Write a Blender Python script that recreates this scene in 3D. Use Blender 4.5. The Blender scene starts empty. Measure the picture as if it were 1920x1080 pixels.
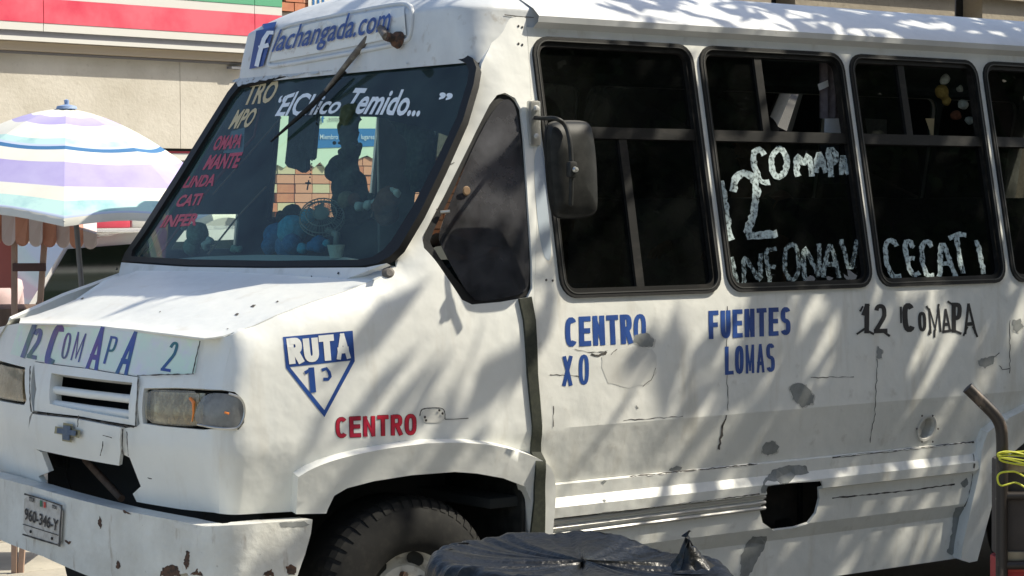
import bpy, bmesh, math, random
import numpy as np
from mathutils import Vector, Matrix, noise as mnoise
from mathutils.bvhtree import BVHTree
from mathutils.geometry import delaunay_2d_cdt, barycentric_transform
random.seed(7)
rad = math.radians
SC = bpy.context.scene
COL = SC.collection

# ------------------------------------------------------------------ camera
F_PX = 4197.68
R3 = Matrix(((0.79145894, 0.02487858, -0.61071581),
             (-0.6111994, 0.02355841, -0.79112597),
             (-0.0052946, 0.99941286, 0.03385129)))
CAM = Vector((-2.92858715, -6.5152101, 1.8))
cd = bpy.data.cameras.new("camera"); cam = bpy.data.objects.new("camera", cd)
COL.objects.link(cam)
cam.matrix_world = Matrix.Translation(CAM) @ R3.to_4x4()
cd.sensor_width = 36; cd.lens = F_PX / 1920 * 36
cd.clip_start = .05; cd.clip_end = 2000
SC.camera = cam
# ------------------------------------------------------------------ light
SUN = Vector((.78, -.46, 1.0)).normalized()
w = bpy.data.worlds.new("World"); SC.world = w; w.use_nodes = True
wn = w.node_tree.nodes; wl = w.node_tree.links
sky = wn.new("ShaderNodeTexSky"); sky.sky_type = 'NISHITA'; sky.sun_disc = False
sky.sun_elevation = math.asin(SUN.z); sky.sun_rotation = math.atan2(SUN.x, SUN.y)
sky.dust_density = 2.0
bg = wn["Background"]; wl.new(sky.outputs[0], bg.inputs[0]); bg.inputs[1].default_value = .15
sl = bpy.data.lights.new("sun", 'SUN'); sl.energy = 4.7; sl.angle = rad(.5); sl.color = (1, .93, .78)
so = bpy.data.objects.new("sun", sl); COL.objects.link(so)
so.rotation_euler = SUN.to_track_quat('Z', 'Y').to_euler()
SC.view_settings.view_transform = 'Standard'; SC.view_settings.look = 'None'
SC.view_settings.gamma = 1; SC.view_settings.use_curve_mapping = False
SC.view_settings.exposure = .38
SC.cycles.max_bounces = 8; SC.cycles.transparent_max_bounces = 16

# ------------------------------------------------------------------ helpers
def ray(px, py):
    return (R3 @ Vector(((px-960)/F_PX, -(py-540)/F_PX, -1.0)))
def P(px, py, X=None, Y=None, Z=None, D=None):
    d = ray(px, py)
    if X is not None: t = (X-CAM.x)/d.x
    elif Y is not None: t = (Y-CAM.y)/d.y
    elif Z is not None: t = (Z-CAM.z)/d.z
    else: t = D
    return CAM + d*t
def sm(a, b, x):
    t = min(1, max(0, (x-a)/(b-a))); return t*t*(3-2*t)
def lerpl(pts, x):
    if x <= pts[0][0]: return pts[0][1]
    for (a, va), (b, vb) in zip(pts, pts[1:]):
        if x <= b: return va + (vb-va)*(x-a)/(b-a)
    return pts[-1][1]

class Surf:
    def __init__(s, fn, u0, u1, nu, v0, v1, nv):
        s.fn = fn
        us = [u0+(u1-u0)*i/nu for i in range(nu+1)]; vs = [v0+(v1-v0)*j/nv for j in range(nv+1)]
        V = [Vector(fn(u, v)) for u in us for v in vs]; s.uv = [(u, v, 0) for u in us for v in vs]
        T = []
        for i in range(nu):
            for j in range(nv):
                a = i*(nv+1)+j; b = a+nv+1
                T += [(a, b, b+1), (a, b+1, a+1)]
        s.V = V; s.T = T; s.bvh = BVHTree.FromPolygons(V, T)
    def hit(s, px, py):
        d = ray(px, py).normalized()
        loc, n, i, t = s.bvh.ray_cast(CAM, d)
        if loc is None:
            best = None
            for k in range(60):
                q = CAM + d*(5+k*.12); l, nn, ii, dd = s.bvh.find_nearest(q)
                if best is None or dd < best[3]: best = (l, nn, ii, dd)
            loc, n, i, _ = best
        a, b, c = s.T[i]
        r = barycentric_transform(loc, s.V[a], s.V[b], s.V[c], Vector(s.uv[a]), Vector(s.uv[b]), Vector(s.uv[c]))
        return (r.x, r.y)
    def nor(s, u, v, face=None):
        e = .002; p = Vector(s.fn(u, v))
        n = (Vector(s.fn(u+e, v))-Vector(s.fn(u-e, v))).cross(Vector(s.fn(u, v+e))-Vector(s.fn(u, v-e)))
        if n.length < 1e-12: n = Vector((0, -1, 0))
        n.normalize()
        f = face if face is not None else (CAM-p)
        return n if n.dot(f) > 0 else -n
    def pt(s, px, py, off=0):
        u, v = s.hit(px, py); return Vector(s.fn(u, v)) + s.nor(u, v)*off

def inpoly(x, y, poly):
    c = False; n = len(poly); j = n-1
    for i in range(n):
        xi, yi = poly[i]; xj, yj = poly[j]
        if (yi > y) != (yj > y) and x < (xj-xi)*(y-yi)/(yj-yi)+xi: c = not c
        j = i
    return c
def densify(poly, step, closed=True):
    out = []; n = len(poly)
    for i in range(n if closed else n-1):
        a = poly[i]; b = poly[(i+1) % n]; L = math.hypot(b[0]-a[0], b[1]-a[1])
        k = max(1, int(L/step+.5))
        for j in range(k): out.append((a[0]+(b[0]-a[0])*j/k, a[1]+(b[1]-a[1])*j/k))
    if not closed: out.append(poly[-1])
    return out
def smoothloop(pts, it=2, closed=True):
    for _ in range(it):
        o = []; n = len(pts)
        for i in range(n if closed else n-1):
            a = pts[i]; b = pts[(i+1) % n]
            o.append(tuple(a[k]*.75+b[k]*.25 for k in range(len(a)))); o.append(tuple(a[k]*.25+b[k]*.75 for k in range(len(a))))
        if not closed: o = [pts[0]]+o+[pts[-1]]
        pts = o
    return pts
def tri_region(outer, holes, step, creases=()):
    V = []; E = []; loops = [outer]+list(holes)
    for lp in loops:
        k = len(V); V += lp; E += [(k+i, k+(i+1) % len(lp)) for i in range(len(lp))]
    for cr in creases:
        k = len(V); V += cr; E += [(k+i, k+i+1) for i in range(len(cr)-1)]
    xs = [p[0] for p in outer]; ys = [p[1] for p in outer]
    bnd = np.array(V)
    nx = int((max(xs)-min(xs))/step); ny = int((max(ys)-min(ys))/step)
    for i in range(1, nx+1):
        for j in range(1, ny+1):
            x = min(xs)+i*step; y = min(ys)+(j+(.5 if i % 2 else 0))*step*.95
            if not inpoly(x, y, outer) or any(inpoly(x, y, h) for h in holes): continue
            if np.min((bnd[:, 0]-x)**2+(bnd[:, 1]-y)**2) < (step*.45)**2: continue
            V.append((x, y))
    r = delaunay_2d_cdt([Vector(p) for p in V], E, [], 0, 1e-6)
    ov = [(p.x, p.y) for p in r[0]]; tri = []
    for f in r[2]:
        cx = sum(ov[i][0] for i in f)/3; cy = sum(ov[i][1] for i in f)/3
        if inpoly(cx, cy, outer) and not any(inpoly(cx, cy, h) for h in holes): tri.append(tuple(f))
    return ov, tri

def mesh_obj(name, V, Fc, mat, parent=None, smooth=True, sharp=None):
    me = bpy.data.meshes.new(name); me.from_pydata([tuple(v) for v in V], [], Fc); me.update()
    if smooth:
        me.polygons.foreach_set('use_smooth', [True]*len(me.polygons))
        a = rad(30 if sharp is None else sharp)
        me.set_sharp_from_angle(angle=a)
    o = bpy.data.objects.new(name, me); COL.objects.link(o)
    if mat is not None: me.materials.append(mat)
    if parent is not None: par(o, parent)
    return o
def par(o, p):
    o.parent = p
    o.matrix_parent_inverse = Matrix.Identity(4)
    if p.get('_org') is not None:
        og = Vector(p['_org']); 
        if o.type == 'MESH' and not o.get('_loc'): 
            o.data.transform(Matrix.Translation(-og))
def thing(name, label, cat, loc=(0, 0, 0), group=None):
    o = bpy.data.objects.new(name, None); COL.objects.link(o); o.location = loc
    o.empty_display_size = .1
    o['label'] = label; o['category'] = cat; o['_org'] = tuple(loc)
    if group: o['group'] = group
    return o
def tag(o, label, cat, group=None):
    o['label'] = label; o['category'] = cat
    if group: o['group'] = group
    return o
def subpar(o, p, root):      # o is already expressed in world coordinates; p is a part of root
    o.parent = p
    o.data.transform(Matrix.Translation(-Vector(root['_org'])))
    return o

def panel(name, S, outer, holes=(), step=.06, mat=None, parent=None, thick=.012, off=0., creases=(), uv=False, face=None, root=None, sharp=None, densestep=None):
    cv = (lambda L: [tuple(p) for p in L]) if uv else (lambda L: [S.hit(*p) for p in L])
    ds = densestep or step
    O = densify(cv(outer), ds); H = [densify(cv(h), ds) for h in holes]
    C = [densify(list(c), ds, False) for c in creases]
    ov, tri = tri_region(O, H, step, C)
    N = [S.nor(u, v, face) for u, v in ov]
    Pt = [Vector(S.fn(u, v))+n*off for (u, v), n in zip(ov, N)]
    Fs = []
    vote = 0; sg_ = []
    for f in tri:
        (x0, y0), (x1, y1), (x2, y2) = (ov[i] for i in f); ar = (x1-x0)*(y2-y0)-(x2-x0)*(y1-y0)
        a, b, c = (Pt[i] for i in f); vote += (b-a).cross(c-a).dot(N[f[0]])*(1 if ar > 0 else -1); sg_.append(ar > 0)
    for f, q_ in zip(tri, sg_): Fs.append(f if q_ == (vote > 0) else (f[0], f[2], f[1]))
    if thick:
        k = len(Pt); V = Pt+[p-n*thick for p, n in zip(Pt, N)]
        ed = {}
        for f in Fs:
            for i in range(3): e = (f[i], f[(i+1) % 3]); ed[e] = 1
        F2 = list(Fs)+[(f[0]+k, f[2]+k, f[1]+k) for f in Fs]
        for (a, b) in ed:
            if (b, a) not in ed: F2.append((b, a, a+k, b+k))
        Fs = F2; Pt = V
    o = mesh_obj(name, Pt, Fs, mat, None, True, sharp)
    if parent is not None:
        if root is not None: subpar(o, parent, root)
        else: par(o, parent)
    return o

def ribbon(pts, wd, jit=0.):
    L = []; Rr = []; n = len(pts)
    for i, (x, y) in enumerate(pts):
        a = pts[max(0, i-1)]; b = pts[min(n-1, i+1)]
        dx, dy = b[0]-a[0], b[1]-a[1]; l = math.hypot(dx, dy) or 1; nx, ny = -dy/l, dx/l
        w = (wd[i] if isinstance(wd, (list, tuple)) else wd)/2
        j1 = 1+random.uniform(-jit, jit); j2 = 1+random.uniform(-jit, jit)
        L.append((x+nx*w*j1, y+ny*w*j1)); Rr.append((x-nx*w*j2, y-ny*w*j2))
    return L, Rr
def dof(S, o):
    return o if (o <= 0 or o > .0106) else o*(.38 if S is not CP else 1)
def decal_strips(name, S, polylines, width, mat, parent, off=.003, jit=0., root=None):
    off = dof(S, off)
    V = []; Fs = []
    for pl in polylines:
        if len(pl) < 2: continue
        L, Rr = ribbon(pl, width, jit); k = len(V)
        for a, b in zip(L, Rr): V += [S.pt(*a, off), S.pt(*b, off)]
        for i in range(len(L)-1): Fs.append((k+2*i, k+2*i+1, k+2*i+3, k+2*i+2))
    o = mesh_obj(name, V, Fs, mat, None, False)
    if root is not None: subpar(o, parent, root)
    else: par(o, parent)
    return o
def decal_poly(name, S, loop, mat, parent, off=.003, step=12, rough=0, root=None, holes=()):
    off = dof(S, off)
    lp = densify(loop, step)
    if rough: lp = [(x+random.uniform(-rough, rough), y+random.uniform(-rough, rough)) for x, y in densify(loop, step*.6)]
    ov, tri = tri_region(lp, [densify(h, step) for h in holes], max(step, 14))
    V = [S.pt(x, y, off) for x, y in ov]; Fs = []
    for f in tri:
        a, b, c = (V[i] for i in f); n = (b-a).cross(c-a)
        Fs.append(f if n.dot(CAM-a) > 0 else (f[0], f[2], f[1]))
    o = mesh_obj(name, V, Fs, mat, None, False)
    if root is not None: subpar(o, parent, root)
    else: par(o, parent)
    return o
_tc = {}
def text2d(s, offset=0., shear=0., sp=1.):
    key = (s, offset, shear, sp)
    if key in _tc: return _tc[key]
    c = bpy.data.curves.new('t', 'FONT'); c.body = s; c.offset = offset; c.shear = shear; c.space_character = sp; c.resolution_u = 3
    o = bpy.data.objects.new('t', c); COL.objects.link(o)
    dg = bpy.context.evaluated_depsgraph_get()
    me = bpy.data.meshes.new_from_object(o.evaluated_get(dg))
    V = [(v.co.x, v.co.y) for v in me.vertices]; Fs = [tuple(p.vertices) for p in me.polygons]
    bpy.data.objects.remove(o); bpy.data.meshes.remove(me)
    xs = [p[0] for p in V]; ys = [p[1] for p in V]
    x0, x1, y0, y1 = min(xs), max(xs), min(ys), max(ys)
    r = ([((x-x0)/(x1-x0), (y-y0)/(y1-y0)) for x, y in V], Fs); _tc[key] = r
    return r
def quadmap(q, s, t):   # q: TL TR BR BL ; t up
    tl, tr, br, bl = q
    return (bl[0]*(1-s)*(1-t)+br[0]*s*(1-t)+tl[0]*(1-s)*t+tr[0]*s*t,
            bl[1]*(1-s)*(1-t)+br[1]*s*(1-t)+tl[1]*(1-s)*t+tr[1]*s*t)
def text_decal(name, S, s, q, mat, parent, offset=.02, off=.004, shear=0, sp=1., root=None, clip=None):
    off = dof(S, off)
    V2, Fs = text2d(s, offset, shear, sp)
    if S is CP:
        bm = bmesh.new(); vs_ = [bm.verts.new((x, y, 0)) for x, y in V2]
        for f in Fs:
            try: bm.faces.new([vs_[i] for i in f])
            except ValueError: pass
        bmesh.ops.triangulate(bm, faces=bm.faces[:])
        for _ in range(3):
            el = [e for e in bm.edges if abs(e.verts[0].co.x-e.verts[1].co.x)*6+abs(e.verts[0].co.y-e.verts[1].co.y) > .14]
            if el: bmesh.ops.subdivide_edges(bm, edges=el, cuts=1); bmesh.ops.triangulate(bm, faces=bm.faces[:])
        bm.verts.index_update(); V2 = [(v.co.x, v.co.y) for v in bm.verts]; Fs = [tuple(v.index for v in f.verts) for f in bm.faces]; bm.free()
    if clip: Fs = [f for f in Fs if all(clip(*quadmap(q, *V2[i])) for i in f)]
    V = [S.pt(*quadmap(q, a, b), off) for a, b in V2]
    o = mesh_obj(name, V, Fs, mat, None, False)
    if parent is not None:
        if root is not None: subpar(o, parent, root)
        else: par(o, parent)
    return o
def text_plane(name, s, tl, tr, bl, mat, parent, offset=.01, root=None, lift=Vector((0, 0, 0)), shear=0):
    V2, Fs = text2d(s, offset, shear)
    ux = tr-tl; uy = tl-bl
    o = mesh_obj(name, [bl+ux*a+uy*b+lift for a, b in V2], Fs, mat, None, False)
    if parent is not None:
        if root is not None: subpar(o, parent, root)
        else: par(o, parent)
    return o


def _el(cx, cy, rx, ry, a0, a1, n=14, p=.75):
    o = []
    for i in range(n+1):
        a = rad(a0+(a1-a0)*i/n); c, s_ = math.cos(a), math.sin(a)
        o.append((cx+rx*math.copysign(abs(c)**p, c), cy+ry*math.copysign(abs(s_)**p, s_)))
    return o
SG = {'C': [_el(.5, .5, .5, .5, 42, 318)], 'O': [_el(.5, .5, .5, .5, 0, 360, 20)], 'E': [[(0, 0), (0, 1)], [(0, 1), (1, 1)], [(0, .52), (.9, .52)], [(0, 0), (1, 0)]],
      'N': [[(0, 0), (0, 1)], [(.04, 1), (.96, 0)], [(1, 0), (1, 1)]], 'T': [[(0, 1), (1, 1)], [(.5, 0), (.5, 1)]], 'R': [[(0, 0), (0, 1)], [(0, 1), (.55, 1)]+_el(.55, .75, .40, .25, 90, -90, 8)+[(0, .5)], [(.5, .5), (.97, 0)]],
      'X': [[(0, 0), (1, 1)], [(0, 1), (1, 0)]], 'F': [[(0, 0), (0, 1)], [(0, 1), (1, 1)], [(0, .5), (.85, .5)]], 'U': [[(0, 1.08), (0, .4)]+_el(.5, .38, .5, .38, 180, 360, 10)+[(1, .4), (1, 1.08)]],
      'S': [_el(.5, .76, .48, .24, 25, 250, 9)+_el(.5, .25, .5, .25, 70, -155, 9)], 'L': [[(0, 0), (0, 1)], [(0, 0), (1, 0)]], 'M': [[(0, 0), (0, 1)], [(.06, 1), (.5, .1)], [(.5, .1), (.94, 1)], [(1, 0), (1, 1)]],
      'A': [[(-.02, 0), (.46, 1)], [(.54, 1), (1.02, 0)], [(.22, .30), (.78, .30)]], 'P': [[(0, 0), (0, 1)], [(0, 1), (.55, 1)]+_el(.55, .74, .42, .26, 90, -90, 8)+[(0, .48)]],
      '1': [[(.55, 0), (.55, 1)], [(.5, .98), (.05, .72)]], '2': [_el(.5, .72, .45, .28, 165, -15, 10)+[(.8, .5), (.1, .08), (.05, 0)], [(0, 0), (1, 0)]]}
def sign(word, q, wd, mat, S=None, gap=.16, off=.003, parent=None, root=None, widths=None, ex=0):
    """condensed sign-writer capitals; q = TL TR BR BL in the lettering's own quad"""
    S = S or W; off = dof(S, off); n = len(word); wv = [(.45 if c == '1' else 1.12 if c == 'M' else 1) for c in word]
    tot = sum(wv)+gap*(n-1); L = (math.dist(q[0], q[1])+math.dist(q[3], q[2]))/2; Hh = (math.dist(q[0], q[3])+math.dist(q[1], q[2]))/2
    V = []; Fs = []; x = 0; k_ = 0
    for c, cw_ in zip(word, wv):
        x0 = x/tot; x1 = (x+cw_)/tot; x += cw_+gap
        iu = wd*.5/L; iv = wd*.5/Hh; x0 += iu; x1 -= iu
        for pl in SG[c]:
            pp = [quadmap(q, x0+(x1-x0)*a, iv+(1-2*iv)*b) for a, b in pl]
            if len(pp) == 2:
                (ax_, ay_), (bx2, by2) = pp; l_ = math.hypot(bx2-ax_, by2-ay_); ux, uy = (bx2-ax_)/l_*wd*.5, (by2-ay_)/l_*wd*.5
                pp = [(ax_-ux, ay_-uy), (bx2+ux, by2+uy)]; pp = densify(pp, 14, False)
            dg_ = abs(pl[0][0]-pl[1][0]) > .15 and abs(pl[0][1]-pl[1][1]) > .6 and c in 'NMA'
            Lf, Rg = ribbon(pp, (wd+ex)*(.66 if dg_ else 1)*(.70 if c == 'M' else 1)); kk = len(V); k_ += 1; o_ = off+.00008*(k_ % 5)
            for a, b in zip(Lf, Rg): V += [S.pt(*a, o_), S.pt(*b, o_)]
            Fs += [(kk+2*i, kk+2*i+1, kk+2*i+3, kk+2*i+2) for i in range(len(Lf)-1)]
    o = mesh_obj('lettering', V, Fs, mat, None, False)
    if root is not None: subpar(o, parent, root)
    else: par(o, parent or bus)
    return o

def tube(name, pts, r, mat, parent=None, n=8, root=None, cap=True, squash=1.):
    pts = [Vector(p) for p in pts]; V = []; Fs = []
    up = Vector((0, 0, 1)); m = len(pts); prev = None
    for i, p in enumerate(pts):
        t = (pts[min(m-1, i+1)]-pts[max(0, i-1)]).normalized()
        if prev is None:
            a = t.cross(up); a = a if a.length > .05 else t.cross(Vector((1, 0, 0)))
        else: a = prev-t*prev.dot(t)
        a.normalize(); prev = a; b = t.cross(a)
        rr = r[i] if isinstance(r, (list, tuple)) else r
        for k in range(n):
            an = 2*math.pi*k/n; V.append(p+a*math.cos(an)*rr+b*math.sin(an)*rr*squash)
    for i in range(m-1):
        for k in range(n):
            k2 = (k+1) % n; Fs.append((i*n+k, i*n+k2, (i+1)*n+k2, (i+1)*n+k))
    if cap: Fs += [tuple(range(n))[::-1], tuple((m-1)*n+k for k in range(n))]
    Fs = [f[::-1] for f in Fs]
    o = mesh_obj(name, V, Fs, mat, None, True, 50)
    if parent is not None:
        if root is not None: subpar(o, parent, root)
        else: par(o, parent)
    return o
def box(name, c, sx, sy, sz, mat, parent=None, rot=None, bev=.01, root=None):
    bm = bmesh.new(); bmesh.ops.create_cube(bm, size=1)
    bmesh.ops.scale(bm, vec=(sx, sy, sz), verts=bm.verts)
    if bev: bmesh.ops.bevel(bm, geom=bm.edges[:], offset=min(bev, min(sx, sy, sz)*.45), segments=2, affect='EDGES', profile=.6)
    mt = Matrix.Translation(Vector(c)) @ (rot.to_4x4() if rot is not None else Matrix.Identity(4))
    bm.transform(mt)
    me = bpy.data.meshes.new(name); bm.to_mesh(me); bm.free(); me.materials.append(mat)
    me.polygons.foreach_set('use_smooth', [True]*len(me.polygons)); me.set_sharp_from_angle(angle=rad(25))
    o = bpy.data.objects.new(name, me); COL.objects.link(o)
    if parent is not None:
        if root is not None: subpar(o, parent, root)
        else: par(o, parent)
    return o
def lathe(name, prof, c, axis, mat, parent=None, n=40, root=None, lump=0):
    # prof: (r, h) along axis
    ax = Vector(axis).normalized(); a = ax.orthogonal().normalized(); b = ax.cross(a)
    V = []; Fs = []; m = len(prof); c = Vector(c)
    for (r, h) in prof:
        for k in range(n):
            an = 2*math.pi*k/n; V.append(c+ax*h+(a*math.cos(an)+b*math.sin(an))*max(r, .0005))
    for i in range(m-1):
        for k in range(n):
            k2 = (k+1) % n; Fs.append((i*n+k, i*n+k2, (i+1)*n+k2, (i+1)*n+k))
    o = mesh_obj(name, V, Fs, mat, None, True, 35)
    if parent is not None:
        if root is not None: subpar(o, parent, root)
        else: par(o, parent)
    return o
def blob(name, balls, mat, parent=None, root=None, sub=2, fuzz=0., merge=0.):
    # one continuous lumpy body from overlapping ellipsoids (remeshed)
    bm = bmesh.new()
    for (c, r) in balls:
        r = (r, r, r) if not isinstance(r, (tuple, list)) else r
        g = bmesh.ops.create_icosphere(bm, subdivisions=3, radius=1)
        bmesh.ops.scale(bm, vec=r, verts=g['verts']); bmesh.ops.translate(bm, vec=c, verts=g['verts'])
    if fuzz:
        for v in bm.verts: v.co += mnoise.noise_vector(v.co*60)*fuzz
    me = bpy.data.meshes.new(name); bm.to_mesh(me); bm.free(); me.materials.append(mat)
    me.polygons.foreach_set('use_smooth', [True]*len(me.polygons))
    o = bpy.data.objects.new(name, me); COL.objects.link(o)
    if merge:
        md = o.modifiers.new('r', 'REMESH'); md.mode = 'VOXEL'; md.voxel_size = merge; md.use_smooth_shade = True
        m2 = o.modifiers.new('s', 'SMOOTH'); m2.iterations = 9; m2.factor = .6
    if parent is not None:
        if root is not None: subpar(o, parent, root)
        else: par(o, parent)
    return o

# ------------------------------------------------------------------ materials
def M(name, col, rough=.5, metal=0., var=None, spots=None, bump=None, coat=0., spec=.5, emit=None):
    m = bpy.data.materials.new(name); m.use_nodes = True; nt = m.node_tree; n = nt.nodes; l = nt.links
    b = n['Principled BSDF']; b.inputs['Base Color'].default_value = (*col, 1)
    b.inputs['Roughness'].default_value = rough; b.inputs['Metallic'].default_value = metal
    b.inputs['Coat Weight'].default_value = coat; b.inputs['Specular IOR Level'].default_value = spec
    tc = n.new('ShaderNodeTexCoord'); cur = None
    def nz(scale, det=6, rg=.6, stretch=None):
        x = n.new('ShaderNodeTexNoise'); x.inputs['Scale'].default_value = scale; x.inputs['Detail'].default_value = det
        x.inputs['Roughness'].default_value = rg
        if stretch:
            mp = n.new('ShaderNodeMapping'); mp.inputs['Scale'].default_value = stretch
            l.new(tc.outputs['Object'], mp.inputs[0]); l.new(mp.outputs[0], x.inputs[0])
        else: l.new(tc.outputs['Object'], x.inputs[0])
        return x
    def mix(fac, c2, lo, hi):
        nonlocal cur
        mr = n.new('ShaderNodeMapRange'); mr.inputs[1].default_value = lo; mr.inputs[2].default_value = hi
        l.new(fac, mr.inputs[0])
        mx = n.new('ShaderNodeMix'); mx.data_type = 'RGBA'
        l.new(mr.outputs[0], mx.inputs[0]); mx.inputs[7].default_value = (*c2, 1)
        if cur is None: mx.inputs[6].default_value = (*col, 1)
        else: l.new(cur, mx.inputs[6])
        cur = mx.outputs[2]
    for s in (var or []):      # (scale, colour2, lo, hi[, stretch])
        mix(nz(s[0], stretch=(s[4] if len(s) > 4 else None)).outputs[0], s[1], s[2], s[3])
    if cur is not None: l.new(cur, b.inputs['Base Color'])
    if bump:
        prev = None
        for (sc, st) in (bump if isinstance(bump, list) else [bump]):
            bn = n.new('ShaderNodeBump'); bn.inputs['Strength'].default_value = 1; bn.inputs['Distance'].default_value = st
            l.new(nz(sc, 3).outputs[0], bn.inputs['Height'])
            if prev: l.new(prev, bn.inputs['Normal'])
            prev = bn.outputs[0]
        l.new(prev, b.inputs['Normal'])
    if emit: b.inputs['Emission Color'].default_value = (*emit[0], 1); b.inputs['Emission Strength'].default_value = emit[1]
    return m
def glass(name, tint, refl=1., rough=.0, milk=0., milkcol=(.5, .5, .5)):
    m = bpy.data.materials.new(name); m.use_nodes = True; nt = m.node_tree; n = nt.nodes; l = nt.links
    n.remove(n['Principled BSDF']); out = n['Material Output']
    tr = n.new('ShaderNodeBsdfTransparent'); tr.inputs[0].default_value = (*tint, 1)
    gl = n.new('ShaderNodeBsdfGlossy'); gl.inputs['Roughness'].default_value = rough; gl.inputs[0].default_value = (refl, refl, refl, 1)
    fr = n.new('ShaderNodeFresnel'); fr.inputs[0].default_value = 1.5
    mx = n.new('ShaderNodeMixShader'); l.new(fr.outputs[0], mx.inputs[0]); l.new(tr.outputs[0], mx.inputs[1]); l.new(gl.outputs[0], mx.inputs[2])
    last = mx.outputs[0]
    tc = n.new('ShaderNodeTexCoord')
    if milk:
        df = n.new('ShaderNodeBsdfDiffuse'); df.inputs[0].default_value = (*milkcol, 1)
        nz = n.new('ShaderNodeTexNoise'); nz.inputs['Scale'].default_value = 3.2; nz.inputs['Detail'].default_value = 8; nz.inputs['Roughness'].default_value = .65
        l.new(tc.outputs['Object'], nz.inputs[0])
        mr = n.new('ShaderNodeMapRange'); mr.inputs[1].default_value = .35; mr.inputs[2].default_value = .8; mr.inputs[3].default_value = milk*.3; mr.inputs[4].default_value = milk*1.8
        l.new(nz.outputs[0], mr.inputs[0])
        m2 = n.new('ShaderNodeMixShader'); l.new(mr.outputs[0], m2.inputs[0]); l.new(last, m2.inputs[1]); l.new(df.outputs[0], m2.inputs[2]); last = m2.outputs[0]
    l.new(last, out.inputs[0])
    return m
def smear(name, col, lo=.35, hi=.6, scale=90):
    m = bpy.data.materials.new(name); m.use_nodes = True; nt = m.node_tree; n = nt.nodes; l = nt.links
    b = n['Principled BSDF']; b.inputs['Base Color'].default_value = (*col, 1); b.inputs['Roughness'].default_value = .9
    tc = n.new('ShaderNodeTexCoord'); nz = n.new('ShaderNodeTexNoise'); nz.inputs['Scale'].default_value = scale; nz.inputs['Detail'].default_value = 5
    l.new(tc.outputs['Object'], nz.inputs[0]); mr = n.new('ShaderNodeMapRange'); mr.inputs[1].default_value = lo; mr.inputs[2].default_value = hi; mr.inputs[3].default_value = .12
    l.new(nz.outputs[0], mr.inputs[0]); l.new(mr.outputs[0], b.inputs['Alpha'])
    return m

WHITE = (.78, .775, .72)
m_paint = M('white_paint', WHITE, .42, var=[(2.2, (.66, .665, .62), .4, .75), (14, (.55, .53, .47), .60, .80), (9, (.58, .55, .47), .56, .80, (1, 1, .14)), (55, (.24, .21, .17), .745, .80)], bump=[(2.4, .020), (7, .004), (260, .0003)], coat=.0)
m_nose = M('nose_paint', (.78, .785, .74), .40, var=[(2.0, (.70, .70, .66), .4, .75), (8, (.62, .59, .52), .58, .82, (1, 1, .16)), (60, (.3, .27, .22), .765, .82)], bump=[(2.6, .016), (8, .003)], coat=.0)
m_bump = M('bumper_paint', (.70, .70, .65), .5, var=[(5, (.55, .54, .49), .4, .7), (22, (.38, .33, .27), .60, .75, (1, 1, .25)), (70, (.13, .09, .07), .70, .755)], bump=[(6, .012), (50, .002)])
m_capm = M('cap_paint', (.66, .68, .68), .5, var=[(3, (.52, .54, .55), .4, .7), (16, (.40, .37, .33), .60, .78)], bump=[(5, .008)])
m_cowl = M('cowl_paint', (.66, .67, .66), .5, var=[(9, (.48, .47, .44), .5, .8), (45, (.2, .17, .14), .68, .74)], bump=[(8, .004)])
m_chip = M('primer_grey', (.27, .28, .27), .75, var=[(20, (.19, .20, .19), .4, .7)])
m_filler = M('filler_patch', (.66, .655, .61), .6, var=[(9, (.56, .55, .50), .4, .7)])
m_filler2 = M('chip_edge', (.50, .49, .44), .7, var=[(40, (.78, .77, .72), .45, .6)])
m_crack = M('crack_dark', (.10, .09, .08), .9, var=[(30, (.03, .028, .025), .45, .6)])
m_rust = M('rust', (.12, .06, .035), .9, var=[(60, (.04, .03, .025), .4, .6)])
m_rub = M('black_rubber', (.012, .012, .012), .6, bump=(90, .001), spec=.3)
m_alu = M('window_frame_black', (.007, .007, .0065), .5, metal=.0, var=[(30, (.028, .025, .022), .5, .75, (.3, 1, 1))], spec=.3)
m_gask = M('weather_strip', (.020, .024, .016), .8, var=[(60, (.04, .044, .028), .4, .7)])
m_dark = M('dark_interior', (.02, .022, .022), .9)
m_cab = M('cab_lining', (.09, .13, .12), .85, var=[(8, (.06, .08, .08), .4, .7)])
m_greyb = M('partition_grey', (.30, .32, .28), .8, var=[(20, (.24, .26, .22), .4, .7)])
m_seat = M('seat_vinyl', (.05, .045, .05), .6)
m_chrome = M('galvanised', (.55, .55, .52), .35, metal=.8)
m_silver = M('aluminium_strip', (.62, .61, .57), .45, metal=.25)
m_mirr = M('mirror_shell', (.010, .011, .010), .55, var=[(18, (.03, .03, .028), .4, .7)], spec=.3)
m_tyre = M('tyre_rubber', (.009, .009, .0085), .75, var=[(30, (.022, .021, .018), .5, .75)], spec=.3)
m_rim = M('wheel_white', (.66, .65, .60), .4, var=[(20, (.32, .28, .22), .5, .75)], bump=(20, .003))
m_blue = M('letter_blue', (.012, .05, .22), .45, var=[(8, (.02, .085, .33), .4, .7)])
m_blue2 = M('letter_indigo', (.025, .06, .30), .35, var=[(7, (.02, .14, .16), .45, .6), (5, (.12, .05, .25), .5, .65)])
m_holo = M('holo_sheet', (.70, .75, .70), .35, var=[(6, (.64, .80, .68), .4, .6), (9, (.70, .68, .77), .5, .7)])
m_red = M('letter_red', (.55, .015, .04), .45, var=[(6, (.33, .01, .04), .45, .65)])
m_redd = M('letter_dark_red', (.14, .005, .02), .5)
m_black = M('letter_black', (.012, .012, .014), .6)
m_gold = M('letter_gold', (.62, .48, .25), .5)
m_wred = M('letter_crimson', (.45, .05, .08), .5)
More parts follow.
